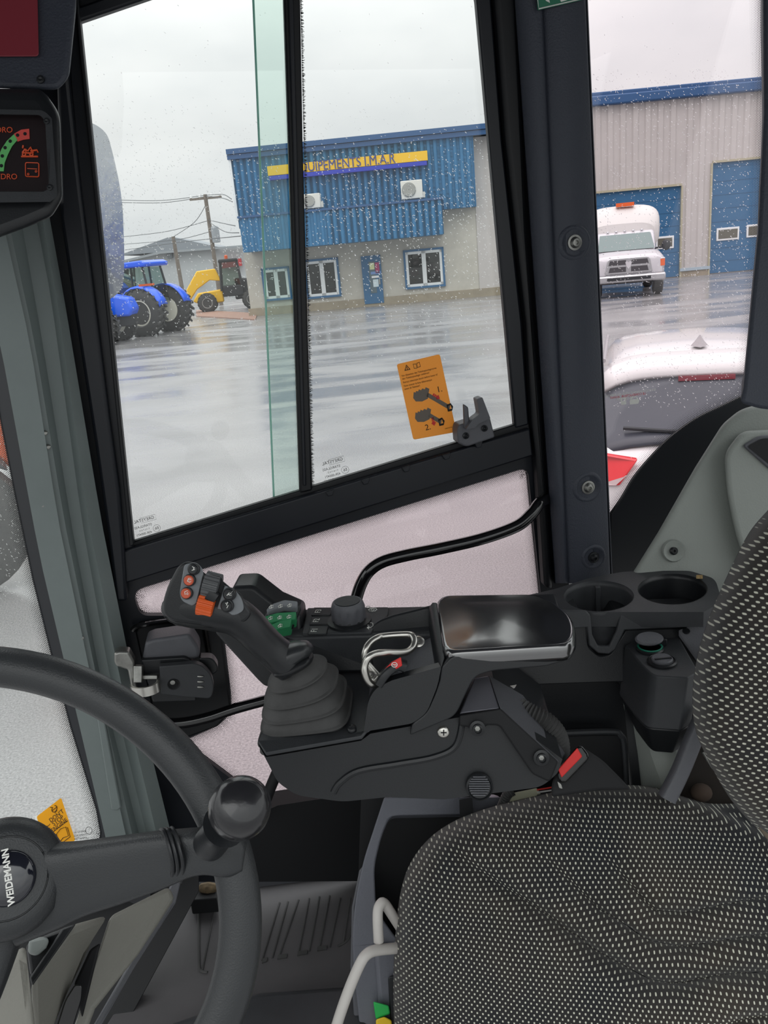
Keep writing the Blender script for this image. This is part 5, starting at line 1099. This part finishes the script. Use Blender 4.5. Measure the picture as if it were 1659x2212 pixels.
b = MB(); b.prism([FZ(x,y,.06) for x,y in ((240,2330),(300,2225),(560,2135),(800,2118),(800,2400),(240,2400))], V((0,0,-.06))); b.build('floor_step', M_blk, None, bevel=.015, seg=4); tag(bpy.data.objects['floor_step'], 'dark raised step of the cab floor in front of the seat box', 'step')
b = MB(); b.prism(Wl([(420,1820),(600,1740),(860,1700),(1250,1650),(1250,1900),(540,1905),(430,1880)], .03), OUT*.04); b.build('lower_door_panel', M_matt, door)
# dark recess hardware near floor hinge
b = MB(); b.prism([FZ(x,y,.05) for x,y in rp([(405,1900,4),(462,1885,4),(468,1940,3),(410,1945,3)])], V((0,0,-.03))); o = b.build('floor_drain_box', M_matt, mt, bevel=.003)
b = MB(); b.ell(FZ(450,1918,.055), R*.02, U*.01, F*.01, 8, 5); b.build('dried_mud', mat('dried_mud',(96,82,62),.9,var=.4,vs=120), o)
# seat box: grey moulded side with black recess
sb = empty('seat_box', P(800,2150,1.1), 'grey moulded seat base with a deep black side recess under the cushion', 'seat base')
fr_ = rp([(830,1722,6),(784,1866,20),(764,1962,30),(762,2074,30),(782,2260),(1100,2260),(1200,1700)])
b = MB(); b.prism(Pl(fr_, 1.13), F*.03, holes=[Pl(rp([(845,1762,14),(1300,1750),(1300,2200),(850,2030,12),(822,1985,20),(806,1930,20),(808,1870,20),(826,1805,20)]), 1.13)] if False else None); 
outer_ = [(p.x, p.y) for p in spl([V((830,1722,0)),V((806,1795,0)),V((784,1866,0)),V((766,1962,0)),V((763,2074,0)),V((782,2260,0))], 5)]+[(1250,2260),(1250,1722)]
hole_ = rp([(842,1762,16),(1180,1755),(1180,2020),(858,2030,14),(812,1965,24),(808,1870,24),(824,1805,20)])
b = MB(); b.prism(Pl(outer_, 1.13), F*.04, holes=[Pl(hole_, 1.13)]); b.build('side_moulding', mat('grey_seat_box_plastic',(96,98,106),.55,bump=.3,bs=350), sb, bevel=.002, seg=2)
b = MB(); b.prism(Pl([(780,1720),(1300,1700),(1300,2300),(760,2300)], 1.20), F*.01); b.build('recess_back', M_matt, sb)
b = MB(); b.prism(Pl(rp([(806,2030),(860,2050),(920,2060),(920,2400),(830,2400),(820,2200,12)]), 1.118), F*.02); b.build('front_cover', bpy.data.materials['grey_seat_box_plastic'], sb, bevel=.006)
b = MB(); b.prism(Pl(rp([(838,2110,6),(900,2095),(900,2400),(850,2400),(843,2210)]), 1.11), F*.02); b.build('black_bracket', M_blk2, sb, bevel=.002)
b = MB(); b.prism(Pl([(784,2070),(768,1960),(786,1868),(776,1880),(760,1960),(757,2090),(772,2300),(800,2300)], 1.14), F*.05); b.build('edge_lip', M_dgrey, sb, bevel=.003)
o = MB().prism(Pl([(806,2163),(840,2172),(843,2190),(812,2202)], 1.105), F*.02).build('green_tab', mat('bright_green_plastic',(40,170,80),.45), None, bevel=.002); tag(o, 'bright green plastic tab below the seat at the bottom edge', 'tab')
o = MB().prism(Pl([(812,2202),(830,2196),(846,2204),(850,2260),(812,2260)], 1.10), F*.02).build('yellow_tab', mat('yellow_plastic',(222,186,40),.5), None, bevel=.002); tag(o, 'yellow tab just under the green tab below the seat', 'tab')
bar('seat_lever', [(818,2034,1.03),(816,1990,1.03),(817,1964,1.035),(824,1951,1.04),(832,1954,1.045),(845,1973,1.05),(872,2015,1.06)], .0066, M_silver, 'short silver bent wire lever with an open tube end beside the seat cushion', 'lever')
b = MB(); b.lathe(P(817,2031,1.03), (P(818,2040,1.03)-P(818,2031,1.03)), [(.0045,.0042),(.0001,.0043)], 14); b.build('tube_bore', mat('brown_tube_bore',(110,80,60),.7), bpy.data.objects['seat_lever'])
bar('seat_slide_lever', [(715,2260,1.0),(732,2200,1.0),(755,2135,1.0),(778,2082,1.005),(792,2062,1.01),(812,2053,1.02),(860,2048,1.04),(900,2046,1.05)], .0068, M_silver, 'long silver tube lever bending down from the seat to the bottom of the frame', 'lever')
# ---- storage behind the console, wheel arch, trims
wr = empty('storage_well', P(1250,1650,1.25), 'black storage well between the armrest bracket and the grey wheel arch', 'storage')
b = MB(); b.prism([P(x,y,d) for x,y,d in ((1112,1455,1.16),(1345,1455,1.16),(1372,1640,1.20),(1375,1720,1.22),(1090,1720,1.22))], F*.02); b.build('well_wall', M_dgrey if False else M_blk2, wr, bevel=.003)
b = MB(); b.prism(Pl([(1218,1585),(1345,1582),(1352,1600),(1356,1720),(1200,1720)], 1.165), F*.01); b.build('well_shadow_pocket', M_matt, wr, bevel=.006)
b = MB(); b.tube(spl([P(x,y,1.16) for x,y in ((1215,1583),(1320,1580),(1340,1588),(1349,1612),(1356,1720))], 5), .0045, 8); b.build('well_rim', M_blk, wr)
b = MB(); b.prism(Pl([(1085,1484),(1116,1479),(1112,1486),(1098,1492)], 1.02), F*.004); b.build('painted_light_gap', M_silver, wr)  # silver plate paints in the daylight that shows through the gap
wa = empty('wheel_arch', P(1420,1700,1.15), kind='structure'); wa.name = 'trim_4'
b = MB(); b.grid([[P(x,y,d) for x,y,d in r] for r in ([(1335,1470,1.15),(1356,1488,1.15),(1384,1520,1.13),(1420,1545,1.12),(1520,1560,1.14)],[(1350,1540,1.15),(1362,1545,1.15),(1390,1575,1.12),(1440,1570,1.11),(1520,1600,1.14)],[(1362,1600,1.15),(1372,1605,1.15),(1402,1640,1.11),(1455,1605,1.10),(1520,1650,1.14)],[(1372,1660,1.15),(1382,1670,1.15),(1425,1680,1.10),(1470,1660,1.10),(1520,1700,1.14)],[(1378,1730,1.15),(1390,1740,1.15),(1450,1740,1.10),(1480,1730,1.10),(1520,1750,1.14)])]); b.build('arch_moulding', M_trim, wa, solid=.006, sub=1)
b = MB(); b.prism(Pl([(1345,1490),(1362,1488),(1392,1760),(1372,1760)], 1.14), F*.02); b.build('arch_seal', M_blk2, wa)
# ---- seat
def fabric(AX=.145, AY=.27):
    m = bpy.data.materials.new('dotted_seat_fabric'); m.use_nodes = True; t = m.node_tree; b = t.nodes['Principled BSDF']; l = t.links.new
    uv = N(t,'ShaderNodeUVMap'); sp_ = N(t,'ShaderNodeSeparateXYZ'); l(uv.outputs[0], sp_.inputs[0])
    def mth(op, a=None, b_=None, c=None):
        n = N(t,'ShaderNodeMath', operation=op)
        for i, q in enumerate((a, b_, c)):
            if q is None: continue
            if isinstance(q, (int, float)): n.inputs[i].default_value = q
            else: l(q, n.inputs[i])
        return n.outputs[0]
    row = mth('FLOOR', sp_.outputs[1]); odd = mth('MULTIPLY', mth('MODULO', row, 2.0), .5)
    nzc = N(t,'ShaderNodeTexNoise'); nzc.inputs['Scale'].default_value = 1.3; l(uv.outputs[0], nzc.inputs[0])
    fx = mth('SUBTRACT', mth('FRACT', mth('ADD', sp_.outputs[0], odd)), .5); fy = mth('SUBTRACT', mth('FRACT', sp_.outputs[1]), .5)
    ax_ = mth('ABSOLUTE', mth('ADD', fx, mth('MULTIPLY', mth('SUBTRACT', nzc.outputs[0], .5), .08))); ay_ = mth('ABSOLUTE', fy)
    mxx = mth('POWER', mth('ADD', mth('POWER', mth('DIVIDE', ax_, AX), 3.0), mth('POWER', mth('DIVIDE', ay_, AY), 3.0)), .333)
    dot = N(t,'ShaderNodeMapRange'); dot.inputs[1].default_value = .8; dot.inputs[2].default_value = 1.15; dot.inputs[3].default_value = 1; dot.inputs[4].default_value = 0; l(mxx, dot.inputs[0])
    tcn = N(t,'ShaderNodeTexCoord'); nz = N(t,'ShaderNodeTexNoise'); nz.inputs['Scale'].default_value = 7; nz.inputs['Detail'].default_value = 5; l(tcn.outputs['Object'], nz.inputs[0])
    c0 = N(t,'ShaderNodeValToRGB'); e = c0.color_ramp.elements; e[0].position = .35; e[1].position = .68; e[0].color = (*lin((36,37,40)),1); e[1].color = (*lin((58,53,48)),1); l(nz.outputs[0], c0.inputs[0])
    nf = N(t,'ShaderNodeTexNoise'); nf.inputs['Scale'].default_value = 1500; nf.inputs['Detail'].default_value = 1; l(tcn.outputs['Object'], nf.inputs[0])
    mx = N(t,'ShaderNodeMix', data_type='RGBA'); l(dot.outputs[0], mx.inputs[0]); l(c0.outputs[0], mx.inputs[6]); mx.inputs[7].default_value = (*lin((190,190,176)),1)
    l(mx.outputs[2], b.inputs['Base Color']); b.inputs['Roughness'].default_value = .95; b.inputs['Sheen Weight'].default_value = .15; b.inputs['Specular IOR Level'].default_value = .15
    bp = N(t,'ShaderNodeBump'); bp.inputs['Strength'].default_value = .5; bp.inputs['Distance'].default_value = .0006
    s_ = mth('ADD', nf.outputs[0], mth('MULTIPLY', dot.outputs[0], .8)); l(s_, bp.inputs['Height']); l(bp.outputs[0], b.inputs['Normal'])
    return m
M_fab = fabric()
def patch(left, right, dl, dr, bulge, name, par, nu=56, nv=56, roll=.05, groove=None, uvs=(.0063,.0041), rot=0, fm=None):
    # rows run between two pixel curves; depth interpolated; the first column rolls away like upholstery
    A_ = spl([V((p[0]+8, p[1]+2, d)) for p, d in zip(left, dl)], 12); B_ = spl([V((*p, d)) for p, d in zip(right, dr)], 12); n = len(A_)
    rows = []; uv = []
    for i in range(nv+1):
        f = i/nv*(n-1); k = min(int(f), n-2); g = f-k; a = A_[k].lerp(A_[k+1], g); c = B_[k].lerp(B_[k+1], g); row = []
        for j in range(nu+1):
            t = (j/nu)**1.35; q = a.lerp(c, t); e = math.exp(-t/roll)
            d = q.z - bulge*math.sin(math.pi*min(1, t**.6)) + .0*e + .07*e**2
            x, y = q.x, q.y
            if groove: d += groove(x, y)
            pt_ = P(x, y, d); row.append(pt_); q_ = P(x, y, d-.065*e**2-(.85*groove(x, y) if groove else 0))-C0; u_, v_ = q_.dot(R)/uvs[0], (-q_.dot(U)+q_.dot(F)*.12)/uvs[1]
            uv.append((u_*math.cos(rot)-v_*math.sin(rot), u_*math.sin(rot)+v_*math.cos(rot)))
        rows.append(row)
    b = MB(); b.grid(rows, uv); return b.build(name, fm or M_fab, par, ang=180, fixn=True, solid=.010)
seat = empty('driver_seat', P(1300,2200,1.0), 'driver seat in dark fabric with small pale dots', 'seat')
def seg(px, py, ax, ay, bx, by):
    l2 = (bx-ax)**2+(by-ay)**2; t = max(0, min(1, ((px-ax)*(bx-ax)+(py-ay)*(by-ay))/l2)); return math.hypot(px-ax-t*(bx-ax), py-ay-t*(by-ay)), t
G_ = [[(1000,1850),(1160,1960),(1300,2060),(1400,2115),(1460,2125),(1560,2105),(1700,2095)],[(1190,1860),(1290,1960),(1400,2030),(1470,2045),(1560,2030),(1700,2010)],[(1310,1850),(1370,1920),(1410,1965),(1480,1970),(1600,1945),(1700,1930)],[(1560,2212),(1620,2195),(1700,2188)]]
def grv(x, y):
    s = 0
    for L_, w, amp in zip(G_, (20,15,14,16), (.024,.015,.013,.014)):
        m_ = 1e9; ti = 0
        for i, (p, q) in enumerate(zip(L_, L_[1:])):
            d, t = seg(x, y, *p, *q)
            if d < m_: m_ = d; ti = (i+t)/(len(L_)-1)
        s += amp*math.exp(-(m_/w)**2)*min(1, ti*3+.25)
    return s + .008*noise.noise(V((x/160, y/160, 0)))
cl = [(852,2330),(851,2212),(850,2100),(857,1985),(868,1915),(888,1862),(928,1812),(985,1775),(1060,1748),(1140,1728),(1220,1711),(1300,1703),(1380,1703),(1440,1716),(1500,1733),(1560,1736),(1620,1735),(1700,1750)]
dl = [1.0,.99,.985,.99,1.0,1.01,1.02,1.03,1.035,1.04,1.045,1.05,1.05,1.05,1.06,1.06,1.06,1.06]
cr_ = [(2350,2900-i*55) for i in range(18)]
dr = [.80]*18
b = None
cu_ = patch(cl, cr_, dl, [.80+.10*k/17 for k in range(18)], .02, 'seat_cushion', seat, 110, 110, .03, grv)
bl = [(1760,1000),(1700,1065),(1655,1110),(1618,1155),(1582,1225),(1552,1290),(1528,1350),(1510,1410),(1500,1470),(1498,1530),(1506,1580),(1525,1625),(1548,1670),(1575,1715),(1605,1752),(1640,1785),(1700,1830)]
br = [(x+620, y-20) for x, y in bl]
bk_ = patch(bl, br, [.86]*17, [.78]*17, .03, 'backrest', seat, 60, 110, .05, None, uvs=(.0072,.0044), rot=0, fm=fabric(.20,.23))
b = MB(); b.limb([(1640,1770,.90,8,.006),(1659,1800,.895,10,.006),(1690,1830,.89,10,.006)]); b.build('seam_piping', mat('worn_fabric_seam',(110,100,88),.95), seat)
b = MB(); b.limb([(1520,1540,1.02,14,.01),(1496,1600,1.02,17,.01),(1470,1665,1.02,17,.01),(1440,1725,1.02,18,.01)], e=4); b.build('hinge_bar', M_dgrey, seat)
b = MB(); b.prism(Pl([(1512,1560),(1700,1740),(1700,1800),(1460,1760),(1455,1722),(1490,1640)], 1.07), F*.02); b.build('hinge_hole_shade', mat('dark_hole_brown',(30,24,20),.85,var=.3,vs=40), seat)  # brown-black sheet put in as the shade of the hole beside the hinge
b = MB(); b.ell(P(1515,1712,1.055), R*.014, U*.012, F*.012, 14, 8); b.build('hinge_pivot', mat('dusty_pivot',(58,46,38),.9), seat)
b = MB(); b.limb([(1518,1622,1.04,5,.004),(1530,1640,1.035,7,.005),(1541,1655,1.03,8,.005),(1547,1664,1.03,5,.003)]); b.build('spring_pin', M_zinc, seat)
drops('raindrops', 260, a5, lambda x, y: MP(x, y, .003), 'tiny raindrops clinging to the face of the side mirror', 21)
# ---- buckle
bu = empty('belt_buckle', P(1280,1700,.96), 'seat belt buckle with red release button standing beside the cushion', 'buckle')
b = MB(); b.prism(Pl(rp([(1204,1668,4),(1252,1613,5),(1262,1616,4),(1300,1640,16),(1340,1680,10),(1364,1706),(1300,1707),(1190,1722),(1192,1690,6)]), .955), F*.03); b.build('buckle_body', M_matt, bu, bevel=.006, seg=3)
b = MB(); b.prism(Pl([(1203,1664),(1246,1612),(1258,1610),(1272,1628),(1272,1640),(1222,1692),(1208,1690)], .943), F*.03); b.build('buckle_frame', M_gloss, bu, bevel=.003)
b = MB(); b.prism(Pl([(1205,1662),(1247,1615),(1258,1634),(1213,1680)], .9415), F*.006); b.build('release_button', M_red, bu, bevel=.0012)
b = MB(); b.prism(Pl(rp([(1204,1688,2),(1212,1694,2),(1215,1704,2),(1208,1702,2)]), .942), F*.006); b.build('tongue_tip', M_zinc, bu)
# ---- wiring beside the seat
b = MB(); b.prism(Pl(rp([(1100,1722),(1112,1712,3),(1160,1702),(1172,1722,4),(1165,1745),(1085,1765),(1090,1738)]), 1.115), F*.02); o = b.build('cable_connector', mat('beige_connector_plastic',(176,176,152),.5), None, bevel=.002); tag(o, 'beige plastic cable connector tucked beside the seat cushion', 'connector')
b = MB(); pts = spl([P(*q) for q in ((1108,1708,1.11),(1095,1718,1.11),(1085,1740,1.115),(1070,1765,1.12))], 10); b.tube(pts, [.006+.0012*(i % 2) for i in range(len(pts))], 10); o = b.build('braided_cable', M_rub); tag(o, 'short black braided cable sleeve left of the beige connector', 'cable')
for i, (c, lb) in enumerate((((190,40,30),'thin red wire right of the beige connector'),((200,200,200),'thin white wire right of the beige connector'),((30,30,30),'thin black wire right of the beige connector'))):
    b = MB(); b.tube(spl([P(1160,1706+i*6,1.115), P(1180,1703+i*6,1.115), P(1206,1698+i*7,1.115)], 5), .0011, 6); o = b.build('wire', mat('wire_skin',c,.5)); tag(o, lb, 'wire')
b = MB(); b.prism(Pl([(992,1728),(1020,1722),(1024,1775),(994,1790)], 1.10), F*.04); b.build('support_leg', M_matt, co)
b = MB(); b.ell(P(1062,1745,1.15), R*.020, U*.018, F*.02, 18, 12); o = b.build('air_bottle', mat('satin_violet_grey',(150,146,160),.35)); tag(o, 'round satin grey container end glimpsed below the armrest console', 'container')
# ================================================================ STEERING WHEEL AND DASH
sw = empty('steering_wheel', P(17,1893,.64), 'black foam steering wheel with a spinner knob and round hub emblem', 'steering wheel')
dw = .62; cwx, cwy = -60, 1990; ca, cb_ = 578/FPX*dw, 551/FPX*dw
cen = P(cwx, cwy, dw); e1 = R*ca; tilt = math.acos(min(1, cb_/ca)); e2 = U*cb_+F*(ca*math.sin(tilt))*.9
n = 120; pts = []
RD = lambda y: 1/(1/.612+(1/.575-1/.655)/2*(y-cwy)/551)
cen = P(cwx, cwy, RD(cwy))
b = MB(); rings = []; e1 = P(cwx+578,cwy,RD(cwy))-cen; e2 = P(cwx,cwy-551,RD(cwy-551))-cen; nn = e1.cross(e2).normalized()
if nn.dot(F) > 0: nn = -nn
for i in range(n):
    a = 2*math.pi*i/n; px_, py_ = cwx+578*math.cos(a), cwy-551*math.sin(a); c = P(px_, py_, RD(py_)); ro = (c-cen).normalized(); g = 1+.05*max(0, math.sin(a*24))*0
    ring_ = []
    for j in range(20):
        q = 2*math.pi*j/20; rr = .0165*(1-.10*max(0,math.cos(2*q))*0); fl = .93 if math.cos(q) < -.2 else 1.0
        ring_.append(c+ro*math.cos(q)*.0168*fl+nn*math.sin(q)*.0155)
    rings.append(ring_)
b.loft(rings, cap=False, closed=True); b.build('rim', M_wheel, sw, ang=80)
b = MB(); b.limb([(30,1925,.635,112,.016),(110,1912,.632,92,.015),(170,1898,.63,78,.013),(250,1880,.625,70,.012),(340,1858,.618,60,.011),(400,1843,.613,50,.011),(445,1838,.610,46,.012),(500,1842,.612,46,.013),(530,1845,.615,30,.011)], n=36, e=3.4); b.build('spoke', M_wheel, sw, ang=60)
b = MB()
for dx in (0,10,22):
    b.tube(spl([P(*q) for q in ((348+dx,1792-dx*.15,.612),(356+dx,1800,.605),(370+dx,1845,.598),(374+dx,1880,.603),(368+dx,1905,.612))], 6), .0017, 8)
b.build('spoke_rings', M_blk2, sw)
b = MB(); b.limb([(10,1930,.64,70,.016),(-10,2000,.64,62,.016),(-45,2110,.632,58,.013),(-90,2230,.628,56,.012),(-120,2330,.625,50,.012)], n=30, e=3.2); b.build('spoke', M_wheel, sw, ang=60)
hc = P(13,1897,.612); k = .622/FPX; hax = -ray(13,1897).normalized()
b = MB(); b.lathe(hc, hax, [(125*k,-.012),(120*k,.0),(105*k,.006),(93*k,.008),(84*k,.0085),(83*k,.0065),(81*k,.0065),(80*k,.0085),(58*k,.009)], 60); hb = b.build('hub', M_wheel, sw, ang=50)
b = MB(); b.lathe(hc+hax*.009+R*k*4, hax, [(55*k,-.001),(55*k,.001),(48*k,.0028),(30*k,.0046),(12*k,.0052),(.0001,.0054)], 48); em = b.build('emblem', mat('glossy_emblem_dome',(22,24,34),.06,coat=1), sw, ang=80)
eex = (U-R*.12); eex = (eex-hax*eex.dot(hax)).normalized()
text('emblem_lettering', 'WEIDEMANN', .0066, hc+hax*.0152+R*k*5+U*k*3, eex, hax.cross(eex), M_white, em, ext=.0001, bold=.0002)
# spinner knob
b = MB(); b.lathe(P(462,1812,.592), (P(512,1750,.56)-P(462,1812,.592)), [(.0001,-.012),(.0125,-.01),(.0125,0),(.0110,.008),(.0125,.018),(.016,.025)], 24); kb2 = b.build('knob_stem', M_blk2, sw)
b = MB(); ax = (P(540,1722,.52)-P(512,1765,.56)).normalized(); b.lathe(P(514,1752,.556), ax, [(.001,-.018),(.010,-.016),(.0165,-.009),(.0205,.002),(.0212,.008),(.0200,.016),(.0172,.0215),(.0135,.0250),(.0128,.0252),(.0090,.0266),(.0045,.0273),(.0001,.0275)], 40); b.build('spinner_knob', M_knob, sw, ang=80)
# dash and column at lower left
dc = empty('dash_column', P(100,2200,.95), 'pale grey moulded steering column and dash panels behind the steering wheel', 'dashboard')
M_beige = mat('warm_grey_dash_plastic',(128,127,120),.55,bump=.3,bs=380)
def pp(px, d, name, m, bev=.006, dep=.03, par=dc):
    b = MB(); b.prism([P(x,y,q) for (x,y),q in zip(px, d if isinstance(d, list) else [d]*len(px))], F*dep); return b.build(name, m, par, bevel=bev, seg=3)
pp([(-60,2160),(20,2070),(56,2035),(60,2085),(72,2180),(85,2300),(-60,2300)], [.80,.80,.80,.80,.79,.78,.78], 'column_cover', M_beige, .008, .06)
pp([(66,2115),(145,2000),(235,1975),(180,2060),(110,2230),(75,2300)], [.88,.93,.97,.97,.93,.9], 'dash_side_panel', M_beige, .01, .04)
pp([(238,1978),(366,1914),(378,1940),(300,2060),(205,2180),(160,2300),(130,2300),(170,2190),(218,2040)], [1.0,1.08,1.08,1.04,1.0,.97,.97,.99,1.0], 'dash_lower_panel', M_beige, .006, .03)
pp([(56,2040),(110,2015),(150,2000),(125,2050),(66,2110)], .90, 'recess_dark', M_blk2, .004, .05)
pp([(62,2030),(96,2022),(108,2030),(100,2048),(80,2066),(60,2060)], .885, 'ashtray', mat('dash_grey_inlay',(120,126,124),.4), .004, .02)
pp([(135,2005),(165,1995),(70,2130),(64,2112)], .886, 'trim_line', M_blk2, .002, .02)
pp([(-60,1990),(230,1960),(420,1840),(330,1838),(225,1835),(150,1870),(60,1930),(-60,1960)], [1.25,1.25,1.2,1.2,1.25,1.28,1.3,1.3], 'dash_top', M_grey, .006, .03)
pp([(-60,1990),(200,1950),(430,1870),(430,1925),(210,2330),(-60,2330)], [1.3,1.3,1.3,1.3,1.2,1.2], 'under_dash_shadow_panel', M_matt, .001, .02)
pe = empty('pedal', P(150,2180,.95), 'black rubber pedal in the dark gap between the dash panels', 'pedal')
b = MB(); b.prism(Pl(rp([(118,2230),(140,2160,12),(162,2125,8),(178,2128,8),(176,2160,10),(160,2212),(150,2260)]), .93), F*.02); b.build('pedal_pad', M_gloss, pe, bevel=.005)
b = MB(); b.prism(Pl([(160,2125),(195,2050),(218,2036),(200,2110),(178,2200),(165,2160)], .975), F*.02); b.build('pedal_arm', M_matt, pe, bevel=.003)
pp([(372,1905),(392,1900),(380,1950),(290,2090),(205,2240),(190,2235),(285,2070)], [1.14,1.14,1.12,1.08,1.02,1.02,1.08], 'edge_trim', M_dgrey, .003, .02)
